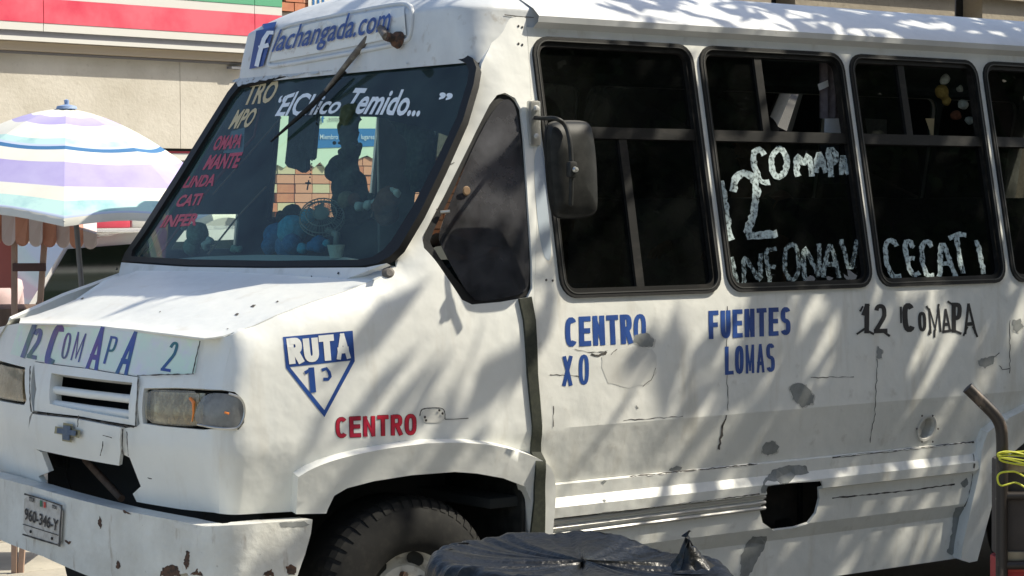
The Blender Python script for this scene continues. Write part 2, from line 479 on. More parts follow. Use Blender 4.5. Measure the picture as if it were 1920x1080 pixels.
m_wwhite = M('letter_white', (.85, .87, .87), .5)
m_wash = smear('white_wash', (.50, .60, .60), .30, .56, 70)
m_wash2 = smear('white_wash_thin', (.42, .52, .52), .40, .68, 60)
m_band = M('sun_visor_film', (.006, .008, .012), .25)
m_ws = glass('windshield_glass', (.72, .90, .82), .6, milk=.085, milkcol=(.32, .50, .46))  # teal milk: dust film plus the pane's haze and reflection put into colour
m_tint = glass('tinted_glass', (.15, .16, .15), .8, milk=.012, milkcol=(.30, .32, .30))
m_smoke = glass('smoked_plastic', (.20, .20, .21), .6, rough=.08, milk=.17, milkcol=(.40, .40, .43))
m_clear = glass('clear_glass', (.75, .82, .78), 1.)
m_lens = glass('headlamp_lens', (.86, .80, .66), .9, rough=.05, milk=.38, milkcol=(.66, .58, .44))
m_refl = M('lamp_reflector', (.62, .56, .44), .30, metal=.85, var=[(9, (.35, .28, .18), .4, .7, (1, 1, 5)), (5, (.75, .55, .35), .5, .7)], bump=[(18, .012)])
m_sigb = M('signal_bowl', (.36, .36, .35), .35, metal=.4, var=[(14, (.22, .22, .21), .4, .7)], bump=[(60, .004)])
m_lens2 = glass('signal_lens', (.60, .60, .58), .9, rough=.08, milk=.45, milkcol=(.52, .51, .48))
m_amber = M('amber', (.9, .25, .03), .3, coat=.5)
m_brass = M('badge_edge', (.30, .29, .20), .4, metal=.6)
m_badge = M('badge_blue', (.05, .09, .16), .5, var=[(40, (.10, .14, .19), .4, .7)])
m_bag = M('black_bag', (.005, .006, .0065), .38, bump=[(13, .012), (34, .004)], spec=.4)
m_wood = M('wood_brown', (.12, .075, .05), .7, var=[(30, (.2, .13, .09), .4, .7, (1, 1, .1))])

# ------------------------------------------------------------------ bus surfaces
CY = 1.075
def plan(u):
    if u >= 1.0: return (u, .075*max(0, (1.9-u)/.9)**1.6)
    if u > .86:
        t = (1.0-u)/.14; a = (1.0, .075); c = (.925, .088); b = (.905, .19)
        return ((1-t)**2*a[0]+2*t*(1-t)*c[0]+t*t*b[0], (1-t)**2*a[1]+2*t*(1-t)*c[1]+t*t*b[1])
    Y = 1.05-u; return (.80+.115*((Y-CY)/.885)**2, Y)
_e = [P(a, b, Y=.115) for a, b in ((436, 632), (480, 611), (520, 591), (580, 566), (640, 546), (700, 522), (737, 499))]
EDGE = [(_e[0].x-.05, _e[0].z-.008)]+[(p.x, p.z) for p in _e]+[(q.x, q.z) for q in (P(757, 470, Y=.105), P(805, 380, Y=.13), P(868, 243, Y=.165), P(898, 148, Y=.195), P(918, 90, Y=.21), P(940, 35, Y=.22))]
def dedge(x, z):
    best = 9
    for (a, b) in zip(EDGE, EDGE[1:]):
        dx, dz = b[0]-a[0], b[1]-a[1]; t = min(1, max(0, ((x-a[0])*dx+(z-a[1])*dz)/(dx*dx+dz*dz)))
        best = min(best, math.hypot(x-a[0]-dx*t, z-a[1]-dz*t))
    return best
def Wf(u, z):
    x, y = plan(u); e = .003; x2, y2 = plan(u+e); x1, y1 = plan(u-e)
    tx, ty = x2-x1, y2-y1; l = math.hypot(tx, ty); nx, ny = -ty/l, tx/l   # inward
    ws = sm(.86, 1.0, u)
    o = lerpl([(.2, .135), (.775, .055), (.99, 0), (9, 0)], z)
    x += nx*o; y += ny*o
    y += ws*(0 if z < 1.2 else .185*(z-1.2)**2/.8 if z < 1.6 else .185*(z-1.6)+.037)
    x += (1-ws)*.075*sm(1.08, 1.40, z)
    x += ws*(1-sm(1.0, 1.35, u))*.06*sm(1.08, 1.40, z)
    if u > .86:
        d = dedge(x, z)
        if d < .12: y += ws*(.050-.032*sm(2.1, 2.35, z))*(1-d/.12)**2
    return (x, y, z)
W = Surf(Wf, -1.0, 7.6, 344, .15, 2.62, 90)
def Hf(x, y):
    v = (y-CY)/.95
    return (x, y, lerpl(EDGE[:8]+[(2, EDGE[7][1]+.1)], x)+.02*(1-v*v)-.07*sm(1.60, 1.85, y)*max(0, 1-abs(x-1.19)/.22)-.9*max(0, y-1.86))
HD = Surf(Hf, .7, 1.75, 40, -.1, 2.2, 60)
def WSf(y, z):
    v = (y-CY)/.95
    return (1.585+.64*(z-1.62)+.03*v*v, y, z)
WS = Surf(WSf, 0, 2.15, 60, 1.45, 2.55, 40)
def CWf(y, z):
    v = (y-CY)/.95
    return (1.50+.03*v*v+(z-1.5)*.45, y, z)
CW = Surf(CWf, 0, 2.15, 40, 1.4, 1.7, 10)
ROOF = [(0, .205, 2.50), (.05, .172, 2.522), (.09, .166, 2.545), (.16, .200, 2.575), (.36, .36, 2.655), (.55, .50, 2.700), (.85, .75, 2.73), (1.2, CY, 2.745)]
def roofsec(v):    # v 0 near gutter .. 2.4 far gutter
    m = v <= 1.2; a = v if m else 2.4-v
    y = lerpl([(p[0], p[1]) for p in ROOF], a); z = lerpl([(p[0], p[2]) for p in ROOF], a)
    return (y if m else 2*CY-y, z)
CAPZ = [(2.360, 2.052, .205, .06), (2.40, 2.053, .207, .07), (2.46, 2.056, .210, .09), (2.52, 2.061, .216, .11), (2.575, 2.067, .218, .13), (2.60, 2.09, .262, .14), (2.64, 2.15, .340, .15), (2.675, 2.21, .43, .16), (2.70, 2.27, .515, .17), (2.72, 2.33, .68, .15), (2.733, 2.40, .85, .08), (2.742, 2.44, 1.02, .03)]
def CPf(a, z):
    g = lambda i: lerpl([(q[0], q[i]) for q in CAPZ], z)
    xf, ys, r = g(1), g(2), g(3); X1 = 2.30+.14*sm(2.47, 2.53, z)
    # half outline: rear (X1,ys) -> corner -> front (xf, CY)
    far_ = a > 1; h = a if not far_ else 2-a
    if h < .25: x = X1+(xf+r-X1)*(h/.25); y = ys
    elif h < .45:
        t = (h-.25)/.20*math.pi/2; x = xf+r-r*math.sin(t); y = ys+r*(1-math.cos(t))
    else: y = ys+r+(CY-ys-r)*(h-.45)/.55; x = xf
    x += .03*min(1, abs(y-CY)/.9)**2*(1 if h > .25 else h/.25)
    x = min(x, X1)
    return (x, y if not far_ else 2*CY-y, z)
CP = Surf(CPf, 0, 2, 160, 2.36, 2.742, 70)
def BPf(u, z):
    if u >= 1.0: x, y = u-.03, .02+.02*max(0, 1.25-u)
    elif u > .86:
        t = (1.0-u)/.14; a = (.97, .025); c = (.885, .03); b = (.862, .15)
        x, y = ((1-t)**2*a[0]+2*t*(1-t)*c[0]+t*t*b[0], (1-t)**2*a[1]+2*t*(1-t)*c[1]+t*t*b[1])
    else:
        y = 1.01-u; x = .772+.088*((y-CY)/.925)**2
    return (x+.05*max(0, .6-z), y, z)
BP = Surf(BPf, -1.1, 1.4, 125, .3, .9, 24)

# ------------------------------------------------------------------ BUS
bus = thing('bus', 'white route minibus with blue and red lettering, dented bumper and dark side windows', 'bus', (3.9, CY, 0))
def solveu(x, z):
    u = x
    for _ in range(12): u += x-Wf(u, z)[0]
    return u
side_uv = [(solveu(x, z-.003), z-.003) for x, z in EDGE[1:8]]
# --- nose side and A pillar
qw = [(947, 174), (966, 184), (977, 205), (983, 260), (990, 380), (997, 480), (998, 540), (990, 557), (940, 566), (885, 571), (866, 562), (795, 465), (791, 445), (832, 368), (885, 262), (918, 196), (932, 178)]
side_top = [(436, 632), (480, 611), (520, 591), (580, 566), (640, 546), (700, 522), (737, 497)]
pil = [(752, 474), (775, 436), (805, 380), (840, 305), (868, 243), (890, 182), (898, 148), (903, 120), (918, 90), (934, 50), (944, 27)]
outer = side_top+pil+[(986, 34), (992, 120), (1000, 260), (1006, 420), (1001, 556)] + [(1008, 700), (1016, 850), (1018, 1010), (1016, 1120), (984, 1120), (984, 1000), (981, 925), (968, 896), (910, 876), (840, 871), (760, 876), (680, 889), (612, 915), (600, 957), (515, 961), (411, 963),
  (411, 900), (414, 830), (414, 803), (448, 806), (458, 792), (460, 765), (452, 745), (440, 735), (416, 731), (422, 690), (430, 655)]
so_ = side_uv
panel('side_panel', W, so_+[W.hit(*p) for p in outer[7:]], [[W.hit(*p) for p in qw]], .035, m_nose, bus, .012, uv=True, densestep=.025, creases=[[(1.02, .99), (2.24, .99)]])
# --- front fascia: several panels
top = [(36, 604), (112, 606), (190, 610), (285, 621), (383, 632), (436, 632)]
panel('nose_panel', W, [(-60, 606), (36, 606), (112, 607), (190, 611), (285, 622), (383, 632), (434, 631), (422, 690), (416, 731), (330, 727), (270, 728), (262, 722), (262, 706), (165, 690), (66, 677), (62, 690), (60, 700), (45, 688), (0, 676), (-60, 668)], [], .04, m_nose, bus, .02)
panel('lamp_surround', W, [(262, 722), (270, 728), (268, 794), (300, 799), (380, 806), (414, 803), (414, 830), (411, 900), (411, 963), (340, 955), (256, 941), (249, 926), (264, 912), (243, 858), (233, 853), (232, 803), (256, 800), (262, 795)], [], .035, m_nose, bus, .02)
panel('lamp_surround', W, [(-80, 740), (0, 752), (45, 760), (50, 750), (47, 690), (60, 700), (62, 770), (55, 782), (60, 838), (78, 848), (92, 885), (72, 893), (80, 906), (0, 884), (-80, 870)], [], .035, m_nose, bus, .02)
# emblem panel
ep = panel('badge_panel', W, [(66, 776), (150, 785), (232, 801), (231, 845), (228, 871), (150, 857), (64, 838), (60, 800)], [], .04, m_nose, bus, .015, off=.012)
bt = [(-1, -.42), (-.38, -.42), (-.30, -1), (.46, -1), (.38, -.42), (1, -.42), (.86, .42), (.24, .42), (.16, 1), (-.60, 1), (-.52, .42), (-1.14, .42)]
def E2(s, cx=139, cy=809): return [(cx+x*23*s+y*2.2*s, cy+y*15*s+x*3.8*s) for x, y in [(a*.95, b) for a, b in bt]]
e1 = decal_poly('emblem', W, E2(1.08), m_brass, bus, off=.024, step=5)
decal_poly('emblem_face', W, E2(.80), m_badge, e1, off=.029, step=5, root=bus)
# grille
panel('grille_frame', W, [(66, 679), (165, 692), (262, 708), (262, 722), (256, 798), (150, 780), (66, 770), (70, 730)], [[(98, 700), (250, 718), (243, 786), (95, 757)]], .04, m_nose, bus, .05, off=.004)
for (a, b) in (((78, 727), (249, 748)), ((78, 755), (247, 779))):
    p0 = W.pt(*a, -.02); p1 = W.pt(*b, -.02)
    tube('grille_slat', [p0, (p0+p1)/2+Vector((-.008, 0, 0)), p1], .016, m_nose, bus, n=10, squash=1.0)
box('radiator', (1.17, CY, .93), .06, 1.6, .75, m_dark, bus)
tube('radiator_pipe', [P(160, 862, X=1.02), P(190, 895, X=1.0), P(228, 935, X=.98)], .014, m_wood, bus)
tube('wiring', smoothloop([tuple(P(118, 840, X=1.0)), tuple(P(120, 870, X=.95)), tuple(P(128, 905, X=.97)), tuple(P(140, 930, X=1.0))], 2, False), .004, m_rub, bus)
box('horn_bracket', P(110, 860, X=1.05), .02, .16, .07, m_mirr, bus)
# hood
HDo = [(36, 604), (112, 606), (190, 610), (285, 621), (383, 632), (436, 632), (480, 611), (520, 591), (580, 566), (640, 546), (590, 540), (500, 540), (400, 537), (300, 531), (228, 521), (200, 535), (110, 580), (60, 600)]
hl = [HD.hit(*p) for p in [(36, 606), (112, 607), (190, 611), (285, 622), (383, 634)]]
hr = [(x, Wf(solveu(x, z-.003), z-.003)[1]+.003) for x, z in EDGE[1:8]]
panel('hood', HD, hl+hr+[(1.70, .5), (1.68, 1.1), (1.62, 1.9), (1.45, 1.86), (1.2, 1.86), (1.02, 1.85)], [], .04, m_nose, bus, .005, uv=True)
_fe = [(1.45, 1.862), (1.32, 1.862), (1.2, 1.862), (1.1, 1.862), (1.02, 1.85), (.95, 1.80)]
V = [Vector(Hf(x, y)) for x, y in _fe]; V2 = [Vector((v.x-.0, 2.04, v.z-.16)) for v in V]; V3 = [Vector((v.x, 2.09, .95)) for v in V]
mesh_obj('far_fender', V+V2+V3, [(r_*6+i, r_*6+i+1, r_*6+i+7, r_*6+i+6) for r_ in range(2) for i in range(5)], m_nose, bus, True)
# far front corner
far = thing
m_far = m_nose
# cowl under the windshield
panel('cowl', CW, [(232, 494), (360, 503), (500, 505), (690, 504), (730, 496), (690, 512), (640, 530), (590, 541), (500, 541), (400, 538), (300, 532), (226, 521)], [], .04, m_cowl, bus, .02, off=.012)
# windshield
wsout = [(232, 492), (360, 500), (520, 503), (680, 502), (712, 497), (735, 484), (752, 468), (790, 404), (830, 322), (872, 228), (892, 160), (897, 130), (890, 112), (872, 103), (830, 100), (760, 101), (600, 122), (500, 143), (446, 156), (430, 176), (395, 232), (330, 336), (270, 430), (238, 477)]
wsin = [(250, 483), (360, 489), (520, 492), (675, 490), (702, 485), (722, 472), (738, 454), (778, 390), (820, 308), (860, 224), (880, 158), (883, 136), (877, 121), (862, 114), (828, 112), (760, 114), (600, 135), (505, 154), (452, 165), (436, 184), (401, 240), (337, 343), (276, 438), (252, 472)]
seal = panel('windshield_seal', WS, wsout, [wsin], .05, m_rub, bus, .03, off=.012, densestep=.03)
wg = panel('windshield', WS, wsin, [], .12, m_ws, bus, 0, off=-.004)
# black film band at the top
film = decal_poly('visor_film', WS, [(445, 168), (505, 152), (600, 134), (760, 113), (830, 111), (862, 113), (879, 124), (880, 158), (866, 208), (845, 256), (805, 240), (700, 216), (512, 214), (508, 300), (508, 225), (505, 160), (450, 240), (400, 300), (395, 296), (440, 214), (450, 190)][:13]+[(512, 214), (510, 160), (470, 166)], m_band, wg, off=-.012, step=20, root=bus)
TX = lambda s, q, mat, offs=.02, shear=0, S=WS, o=.002: text_decal('lettering', S, s, q, mat, wg if S is WS else bus, offs, -.0028, shear, root=(bus if S is WS else None))
TX('“', [(524, 178), (537, 178), (533, 192), (520, 192)], m_wwhite)
TX('El', [(530, 180), (560, 170), (546, 216), (514, 217)], m_wwhite, .02, .3)
TX('Chico', [(556, 172), (645, 180), (632, 212), (544, 217)], m_wwhite, .02, .3)
TX('Temido...', [(664, 164), (792, 168), (786, 218), (643, 212)], m_wwhite, .025, .35)
TX('”', [(824, 172), (849, 174), (846, 188), (821, 186)], m_wwhite, .04)
TX('TRO', [(470, 153), (526, 149), (508, 192), (454, 197)], m_gold, .03, .1)
TX('MPO', [(444, 205), (485, 201), (468, 238), (426, 242)], m_gold, .03, .1)
decal_poly('price_sheet', WS, [(430, 243), (455, 236), (452, 283), (414, 284)], M('sheet_blue_grey', (.30, .34, .42), .7), wg, off=-.012, root=bus)
for s, q in (('OMAPA', [(408, 254), (456, 250), (448, 277), (396, 282)]), ('MANTE', [(392, 290), (455, 284), (444, 314), (378, 318)]), ('LINDA', [(352, 330), (406, 325), (398, 348), (340, 352)]),
             ('CATI', [(338, 365), (381, 361), (373, 384), (326, 388)]), ('INFER', [(310, 403), (374, 399), (366, 422), (298, 426)])):
    TX(s, q, m_wred, .04, .1)
# branch and fascia reflections in the glass, drawn as thin coloured tubes
for k, pl in enumerate([[(520, 215), (455, 290), (392, 360)], [(492, 345), (440, 400), (383, 472)], [(480, 200), (470, 250), (400, 330), (330, 420), (290, 475)], [(440, 160), (410, 220), (350, 330), (270, 470)]]):
    tube('taped_streamer', [WS.pt(*q, -.02) for q in pl], .004 if k < 2 else .006, M('streamer', [(.22, .12, .08), (.28, .17, .11), (.22, .04, .035), (.07, .20, .08)][k], .7), bus, n=6)

# --- quarter window
panel('quarter_gasket', W, smoothloop(qw, 1), [smoothloop([(946, 190), (960, 195), (968, 215), (976, 290), (986, 420), (989, 520), (985, 545), (940, 552), (896, 560), (872, 540), (812, 462), (806, 446), (842, 372), (892, 270), (925, 205)], 1)], .03, m_rub, bus, .03, off=-.012)
panel('quarter_glass', W, smoothloop([(950, 182), (965, 192), (972, 215), (983, 300), (990, 420), (995, 500), (994, 535), (985, 548), (965, 555), (908, 566), (890, 562), (868, 532), (826, 455), (822, 438), (850, 365), (885, 280), (925, 205)], 2), [], .05, m_smoke, bus, .004, off=-.006)
tube('quarter_latch', [W.pt(826, 398, .0), W.pt(842, 398, .01)], .006, m_chrome, bus)
lathe('latch_hole', [(.0, .004), (.014, .004), (.018, 0), (.0, -.001)], W.pt(874, 358, .002), (0, -1, 0), M('latch_rust', (.25, .16, .09), .8), bus, n=12)
# short cracks on the pillar beside the quarter window
decal_strips('pillar_crack', W, [[(824, 400), (818, 392)], [(842, 272), (851, 268)], [(838, 312), (852, 305)]], 2.0, m_crack, bus, jit=.5)

# --- rear side body with window openings
BAYS = [(2.345, 3.165), (3.20, 4.03), (4.065, 4.885), (4.925, 5.745), (5.785, 6.605), (6.645, 7.30)]
Z0, Z1 = 1.475, 2.468
def rrect(x0, x1, z0, z1, r, n=5):
    o = []
    for cx, cz, a0 in ((x1-r, z1-r, 0), (x0+r, z1-r, 90), (x0+r, z0+r, 180), (x1-r, z0+r, 270)):
        for k in range(n+1):
            a = rad(a0+90*k/n); o.append((cx+r*math.cos(a), cz+r*math.sin(a)))
    return o
holes = [rrect(a, b, Z0, Z1, .075) for a, b in BAYS]
a0 = W.hit(986, 34); 
rearo = [(2.262, 2.50), (2.262, 2.2), (2.262, 1.9), (2.27, 1.6), (2.262, 1.48), (2.262, 1.2), (2.275, .9), (2.262, .776), (7.4, .776), (7.4, 2.50)]
_fh = W.hit(1737, 803); holes.append([(_fh[0]+.047*math.cos(k*.3927), _fh[1]+.047*math.sin(k*.3927)) for k in range(16)])
b0 = [W.hit(*p) for p in [(986, 34), (992, 120), (1000, 260), (1006, 420), (1001, 556), (1008, 700), (1016, 850)]]
rearo = [(u+.001, min(2.503, v)) for u, v in b0]+[(b0[-1][0], .776), (7.4, .776), (7.4, 2.503)]
panel('side_panel', W, rearo, holes, .10, m_paint, bus, .015, uv=True, creases=[[(2.33, .99), (7.38, .99)], [(2.36, 1.40), (7.38, 1.40)]], sharp=9, densestep=.06)
def W2f(u, z):
    p = Vector(Wf(u, z)); b = lerpl([(.2, .0), (.25, .0), (.44, -.010), (.50, .016), (.64, .016), (.648, .042), (.688, .042), (.722, .014), (.772, .014), (.780, -.002)], z)
    return (p.x, p.y-b, p.z)
W2 = Surf(W2f, 2.2, 5.0, 40, .2, .79, 118)
hole = [(1435, 912), (1480, 906), (1541, 902), (1537, 935), (1530, 962), (1515, 982), (1490, 990), (1450, 995), (1430, 980), (1424, 955), (1432, 935)]
panel('lower_skirt', W2, [(2.30, .25), (4.70, .25), (4.72, .5), (4.74, .778), (2.30, .778)], [[W2.hit(*p) for p in hole]], .06, m_paint, bus, .012, uv=True,
      creases=[[(2.31, z), (4.69, z)] for z in (.44, .50, .64, .648, .688, .722, .772)], sharp=12, densestep=.04)
box('tank_cover', (3.62, .38, .50), .9, .02, .5, M('tank_brown', (.09, .075, .06), .7, var=[(12, (.04, .035, .03), .4, .7)]), bus)
tube('filler_pipe', [P(1460, 988, Y=.30), P(1480, 984, Y=.25)], .03, m_mirr, bus, n=14)
box('tank_strap', P(1500, 945, Y=.30), .025, .02, .4, m_mirr, bus)
for k in range(3):
    tube('trim_strip', [W2.pt(1026, 978+k*13, .004), W2.pt(1432, 930.5+k*10.5, .004)], .011, m_silver, bus, n=8, squash=.8)
# rear part behind the rear arch and rear end
panel('lower_skirt', W, [(6.15, .3), (7.4, .3), (7.4, .774), (6.15, .774)], [], .2, m_paint, bus, .012, uv=True)
def cham(name, o, h=(), off=.045, th=.06, mat=m_nose):
    ob = panel(name, W, o, h, .04, mat, bus, th, off=off, densestep=.02)
    return ob
# front wheel arch flare
ou = [(549, 886), (575, 870), (620, 853), (690, 837), (760, 826), (840, 821), (915, 827), (970, 842), (1010, 858), (1027, 880), (1029, 930), (1022, 1000), (1020, 1120)]
inn = [(985, 1120), (985, 1000), (981, 935), (972, 905), (930, 889), (880, 880), (840, 877), (760, 883), (690, 894), (640, 907), (616, 921), (607, 940), (601, 957), (545, 958)]
ou = smoothloop(ou, 2, False); cham('wheel_arch', ou+inn)
cham('wheel_arch', [(1803, 1050), (1818, 1047), (1860, 890), (1880, 848), (1920, 815), (2050, 745), (2050, 700), (1920, 757), (1862, 785), (1838, 805), (1826, 840), (1822, 880), (1790, 1020), (1787, 1045)], mat=m_paint)
# roof
rp = [.00+2.4*i/48 for i in range(49)]
rs = sorted(set([p[0] for p in ROOF]+[2.4-p[0] for p in ROOF]+[.25, .3, .45, .7, 1.0, 1.4, 1.7]))
xs = [2.365+i*.22 for i in range(24)]
V = []; Fs = []
for i, x in enumerate(xs):
    for v in rs:
        y, z = roofsec(v); V.append((x, y, z))
m_ = len(rs)
for i in range(len(xs)-1):
    for j in range(m_-1): a = i*m_+j; Fs.append((a, a+1, a+1+m_, a+m_))
Fs = [f[::-1] for f in Fs]
mesh_obj('roof', V, Fs, M('roof_paint', (.72, .72, .70), .45, var=[(4, (.60, .61, .60), .4, .7), (40, (.40, .36, .3), .68, .8)], bump=[(4, .006)]), bus, True, 20)
zz_ = [2.36+(2.742-2.36)*j/44 for j in range(45)]
V = [Vector(CPf(2*i/130, z)) for i in range(131) for z in zz_]
Fs = [(i*45+j, i*45+j+1, (i+1)*45+j+1, (i+1)*45+j) for i in range(130) for j in range(44)]
mesh_obj('roof_cap', V, Fs, m_capm, bus, True, 40)
# destination board frame + lettering
fr = smoothloop([(532, 52), (560, 44), (660, 24), (745, 8), (768, 9), (775, 24), (772, 60), (766, 78), (700, 92), (600, 110), (520, 124), (504, 124), (508, 104), (522, 64)], 2)
tube('board_frame', [CP.pt(*p, .002) for p in fr+[fr[0]]], .010, m_capm, bus, n=8, cap=False)
decal_poly('destination_board', CP, [(528, 58), (650, 33), (760, 15), (764, 66), (640, 92), (508, 116)], M('board_white', (.74, .74, .70), .5, var=[(20, (.45, .40, .34), .58, .75), (60, (.2, .16, .13), .70, .76)]), bus, off=.007, step=12)
decal_poly('logo_square', CP, [(486, 50), (521, 44), (497, 124), (471, 130)], m_blue, bus, off=.0095, step=10)
TXC = lambda s, q, mat, offs=.02, sh=0: text_decal('lettering', CP, s, q, mat, bus, offs, .015, sh)
decal_strips('lettering', CP, [[(518, 62), (508, 62), (500, 74), (492, 100), (486, 125)], [(490, 90), (509, 85)]], [7, 8, 8, 8, 8], M('logo_white', (.74, .78, .84), .5), bus, off=.0135)

TXC('lachangada.com', [(528, 57), (742, 12), (733, 72), (510, 112)], m_blue, .012, .12)
# wiper
wb = CP.pt(752, 76, .01)
lathe('wiper_pivot', [(.0, .06), (.018, .06), (.018, .03), (.03, .02), (.035, 0)], wb, (-1, 0, .2), m_rust, bus, n=14)
wp = tube('wiper', [wb+Vector((-.06, 0, .01)), WS.pt(735, 68, .07), WS.pt(690, 112, .06), WS.pt(620, 178, .03)], [.016, .020, .014, .007], M('wiper_dirty', (.12, .10, .08), .6, var=[(30, (.3, .27, .22), .5, .7)]), bus, n=8)
tube('wiper_blade', [WS.pt(655, 140, .02), WS.pt(590, 205, .022), WS.pt(514, 270, .018)], [.006, .012, .004], m_rub, wp, root=bus)
# weathered sealant over the windshield top
decal_poly('sealant', WS, [(440, 155), (500, 138), (600, 119), (700, 104), (775, 101), (781, 113), (770, 124), (760, 116), (700, 122), (690, 128), (640, 132), (600, 140), (520, 150), (450, 164)], M('sealant', (.52, .54, .54), .7, var=[(40, (.2, .16, .13), .55, .65)]), bus, off=.016, rough=3, step=9)
# gasket strip between cab and body
GS = [(985, 556), (1000, 590), (1006, 680), (1011, 780), (1014, 860), (1012, 960), (1004, 1010), (1004, 1060)]
gl = [(974, 560), (983, 600), (990, 700), (1000, 800), (1006, 880), (1003, 940), (996, 1003), (996, 1100)]
gr = [(997, 556), (1005, 600), (1009, 700), (1017, 800), (1024, 880), (1023, 950), (1022, 1005), (1022, 1100)]
def Wgf(u, z):
    p = Vector(Wf(u, z)); return (p.x, p.y-.012-.045*(1-sm(.86, .92, z)), p.z)
WG = Surf(Wgf, 2.0, 2.6, 24, .2, 1.6, 120)
panel('weather_strip', WG, gl+gr[::-1], [], .03, m_gask, bus, .01, densestep=.03)
# windows
for i, (a, b) in enumerate(BAYS):
    cent = None
    def ringp(nm, x0, x1, z0, z1, r, wdt, off, th, mat, **k):
        return panel(nm, W, rrect(x0, x1, z0, z1, r), [rrect(x0+wdt, x1-wdt, z0+wdt, z1-wdt, max(.01, r-wdt))], .3, mat, k.get('parent', bus), th, off=off, uv=True, root=k.get('root'), densestep=.2)
    fr_ = ringp('window_frame', a, b, Z0, Z1, .075, .020, .012, .02, m_rub)
    ringp('trim_line', a+.014, b-.014, Z0+.014, Z1-.014, .062, .004, .0145, .004, M('trim_dull', (.10, .10, .095), .4, metal=.5) if i == 0 else bpy.data.materials['trim_dull'], parent=fr_, root=bus)
    ringp('window_rail', a+.020, b-.020, Z0+.020, Z1-.020, .055, .016, .002, .03, m_alu, parent=fr_, root=bus)
    zm = 2.105
    bar = lambda x0, x1, z0, z1, off=0.0, th=.03, nm='window_rail': panel(nm, W, [(x0, z0), (x1, z0), (x1, z1), (x0, z1)], [], .3, m_alu, fr_, th, off=off, uv=True, root=bus)
    bar(a+.034, b-.034, zm-.022, zm+.022)
    panel('window_glass', W, [(a+.03, Z0+.03), (b-.03, Z0+.03), (b-.03, zm-.02), (a+.03, zm-.02)], [], .3, m_tint, fr_, 0, off=-.018, uv=True, root=bus)
    xd = 2.75 if i == 0 else a+.405*(b-a)
    if i == 0:
        bar(xd-.02, xd+.02, Z0+.034, zm-.022, -.004, .02)
        panel('window_glass', W, [(a+.03, zm+.02), (b-.03, zm+.02), (b-.04, Z1-.03), (a+.04, Z1-.03)], [], .3, m_tint, fr_, 0, off=-.018, uv=True, root=bus)
    else:
        bar(xd-.02, xd+.02, zm+.022, Z1-.034, -.004, .02)
        panel('window_glass', W, [(a+.03, zm+.02), (xd, zm+.02), (xd, Z1-.03), (a+.04, Z1-.03)], [], .3, m_tint, fr_, 0, off=-.018, uv=True, root=bus)
        if i > 3: panel('window_glass', W, [(xd, zm+.02), (b-.03, zm+.02), (b-.04, Z1-.03), (xd, Z1-.03)], [], .3, m_tint, fr_, 0, off=-.026, uv=True, root=bus)
# gutter dark line above windows is part of the roof lip; shade of the B pillar hollow painted as a blue-grey patch
decal_poly('pillar_plate', W, smoothloop([(1000, 300), (1007, 275), (1013, 268), (1021, 300), (1030, 420), (1034, 480), (1028, 492), (1016, 475), (1006, 400)], 2), M('pillar_plate', (.40, .46, .52), .45), bus, off=.003, step=14)
for p in [(972, 49), (979, 51), (972, 82), (979, 84), (1024, 525), (1036, 526)]:
    lathe('rivet', [(.0, .003), (.004, .002), (.005, 0)], W.pt(*p, .001), (0, -1, 0), m_crack, bus, n=8)
decal_strips('body_seam', CP, [[(945, 28), (975, 31), (1000, 33)]], 1.6, m_crack, bus, off=.003, jit=.4)
# --- mirror
br = W.pt(997, 232, .012)
mb = box('mirror_bracket', br, .05, .03, .17, m_chrome, bus)
for dz in (.055, -.05): lathe('bracket_bolt', [(.0, .012), (.009, .010), (.012, 0)], br+Vector((0, -.016, dz)), (0, -1, 0), m_rim, mb, n=8, root=bus)
YM = -.17
arm = smoothloop([tuple(br+Vector((0, -.01, .02))), tuple(P(1018, 222, Y=-.08)), tuple(P(1042, 221, Y=YM)), tuple(P(1060, 232, Y=YM)), tuple(P(1069, 262, Y=YM-.03)), tuple(P(1072, 320, Y=YM-.04)), tuple(P(1070, 385, Y=YM-.03))], 2, False)
tube('mirror_arm', arm, .0085, m_mirr, bus, n=10)
ml = smoothloop([(1024, 238), (1032, 230), (1060, 228), (1092, 229), (1103, 234), (1108, 250), (1114, 300), (1117, 385), (1114, 398), (1098, 406), (1060, 409), (1042, 406), (1034, 396), (1026, 340), (1022, 270)], 2)
nv = len(ml); V = []; Fs = []
cxm, cym = 1069, 318
rings = [(1., .0), (1., -.022), (.93, -.045), (.70, -.062), (.35, -.070)]
ax_m = Vector((-.35, -.93, 0)).normalized()
for s_, o_ in rings:
    for (x, y) in ml:
        V.append(P(cxm+(x-cxm)*s_, cym+(y-cym)*s_, Y=YM+.06) - ax_m*(-o_)*-1)
V = [v for v in V]
for r_ in range(len(rings)-1):
    for k in range(nv): k2 = (k+1) % nv; Fs.append((r_*nv+k, r_*nv+k2, (r_+1)*nv+k2, (r_+1)*nv+k))
Fs.append(tuple((len(rings)-1)*nv+k for k in range(nv))); Fs.append(tuple(range(nv))[::-1])
mh = mesh_obj('mirror_housing', V, Fs, m_mirr, bus, True, 45)
mg = [P(cxm+(x-cxm)*.94, cym+(y-cym)*.94, Y=YM+.06)+Vector((.02, .004, 0)) for x, y in ml]
mesh_obj('mirror_glass', mg, [tuple(range(nv))], M('mirror_silver', (.8, .8, .8), .03, metal=1), bus, False)
tube('mirror_rim', [P(x, y, Y=YM+.06)+Vector((-.002, -.004, 0)) for x, y in ml+[ml[0]]], .006, m_rub, bus, n=6, cap=False)
box('mirror_clamp', P(1072, 318, Y=YM-.045), .035, .03, .06, m_mirr, bus)
lathe('clamp_bolt', [(.0, .012), (.009, .010), (.012, 0)], P(1078, 318, Y=YM-.06), (0, -1, 0), m_chrome, bus, n=8)

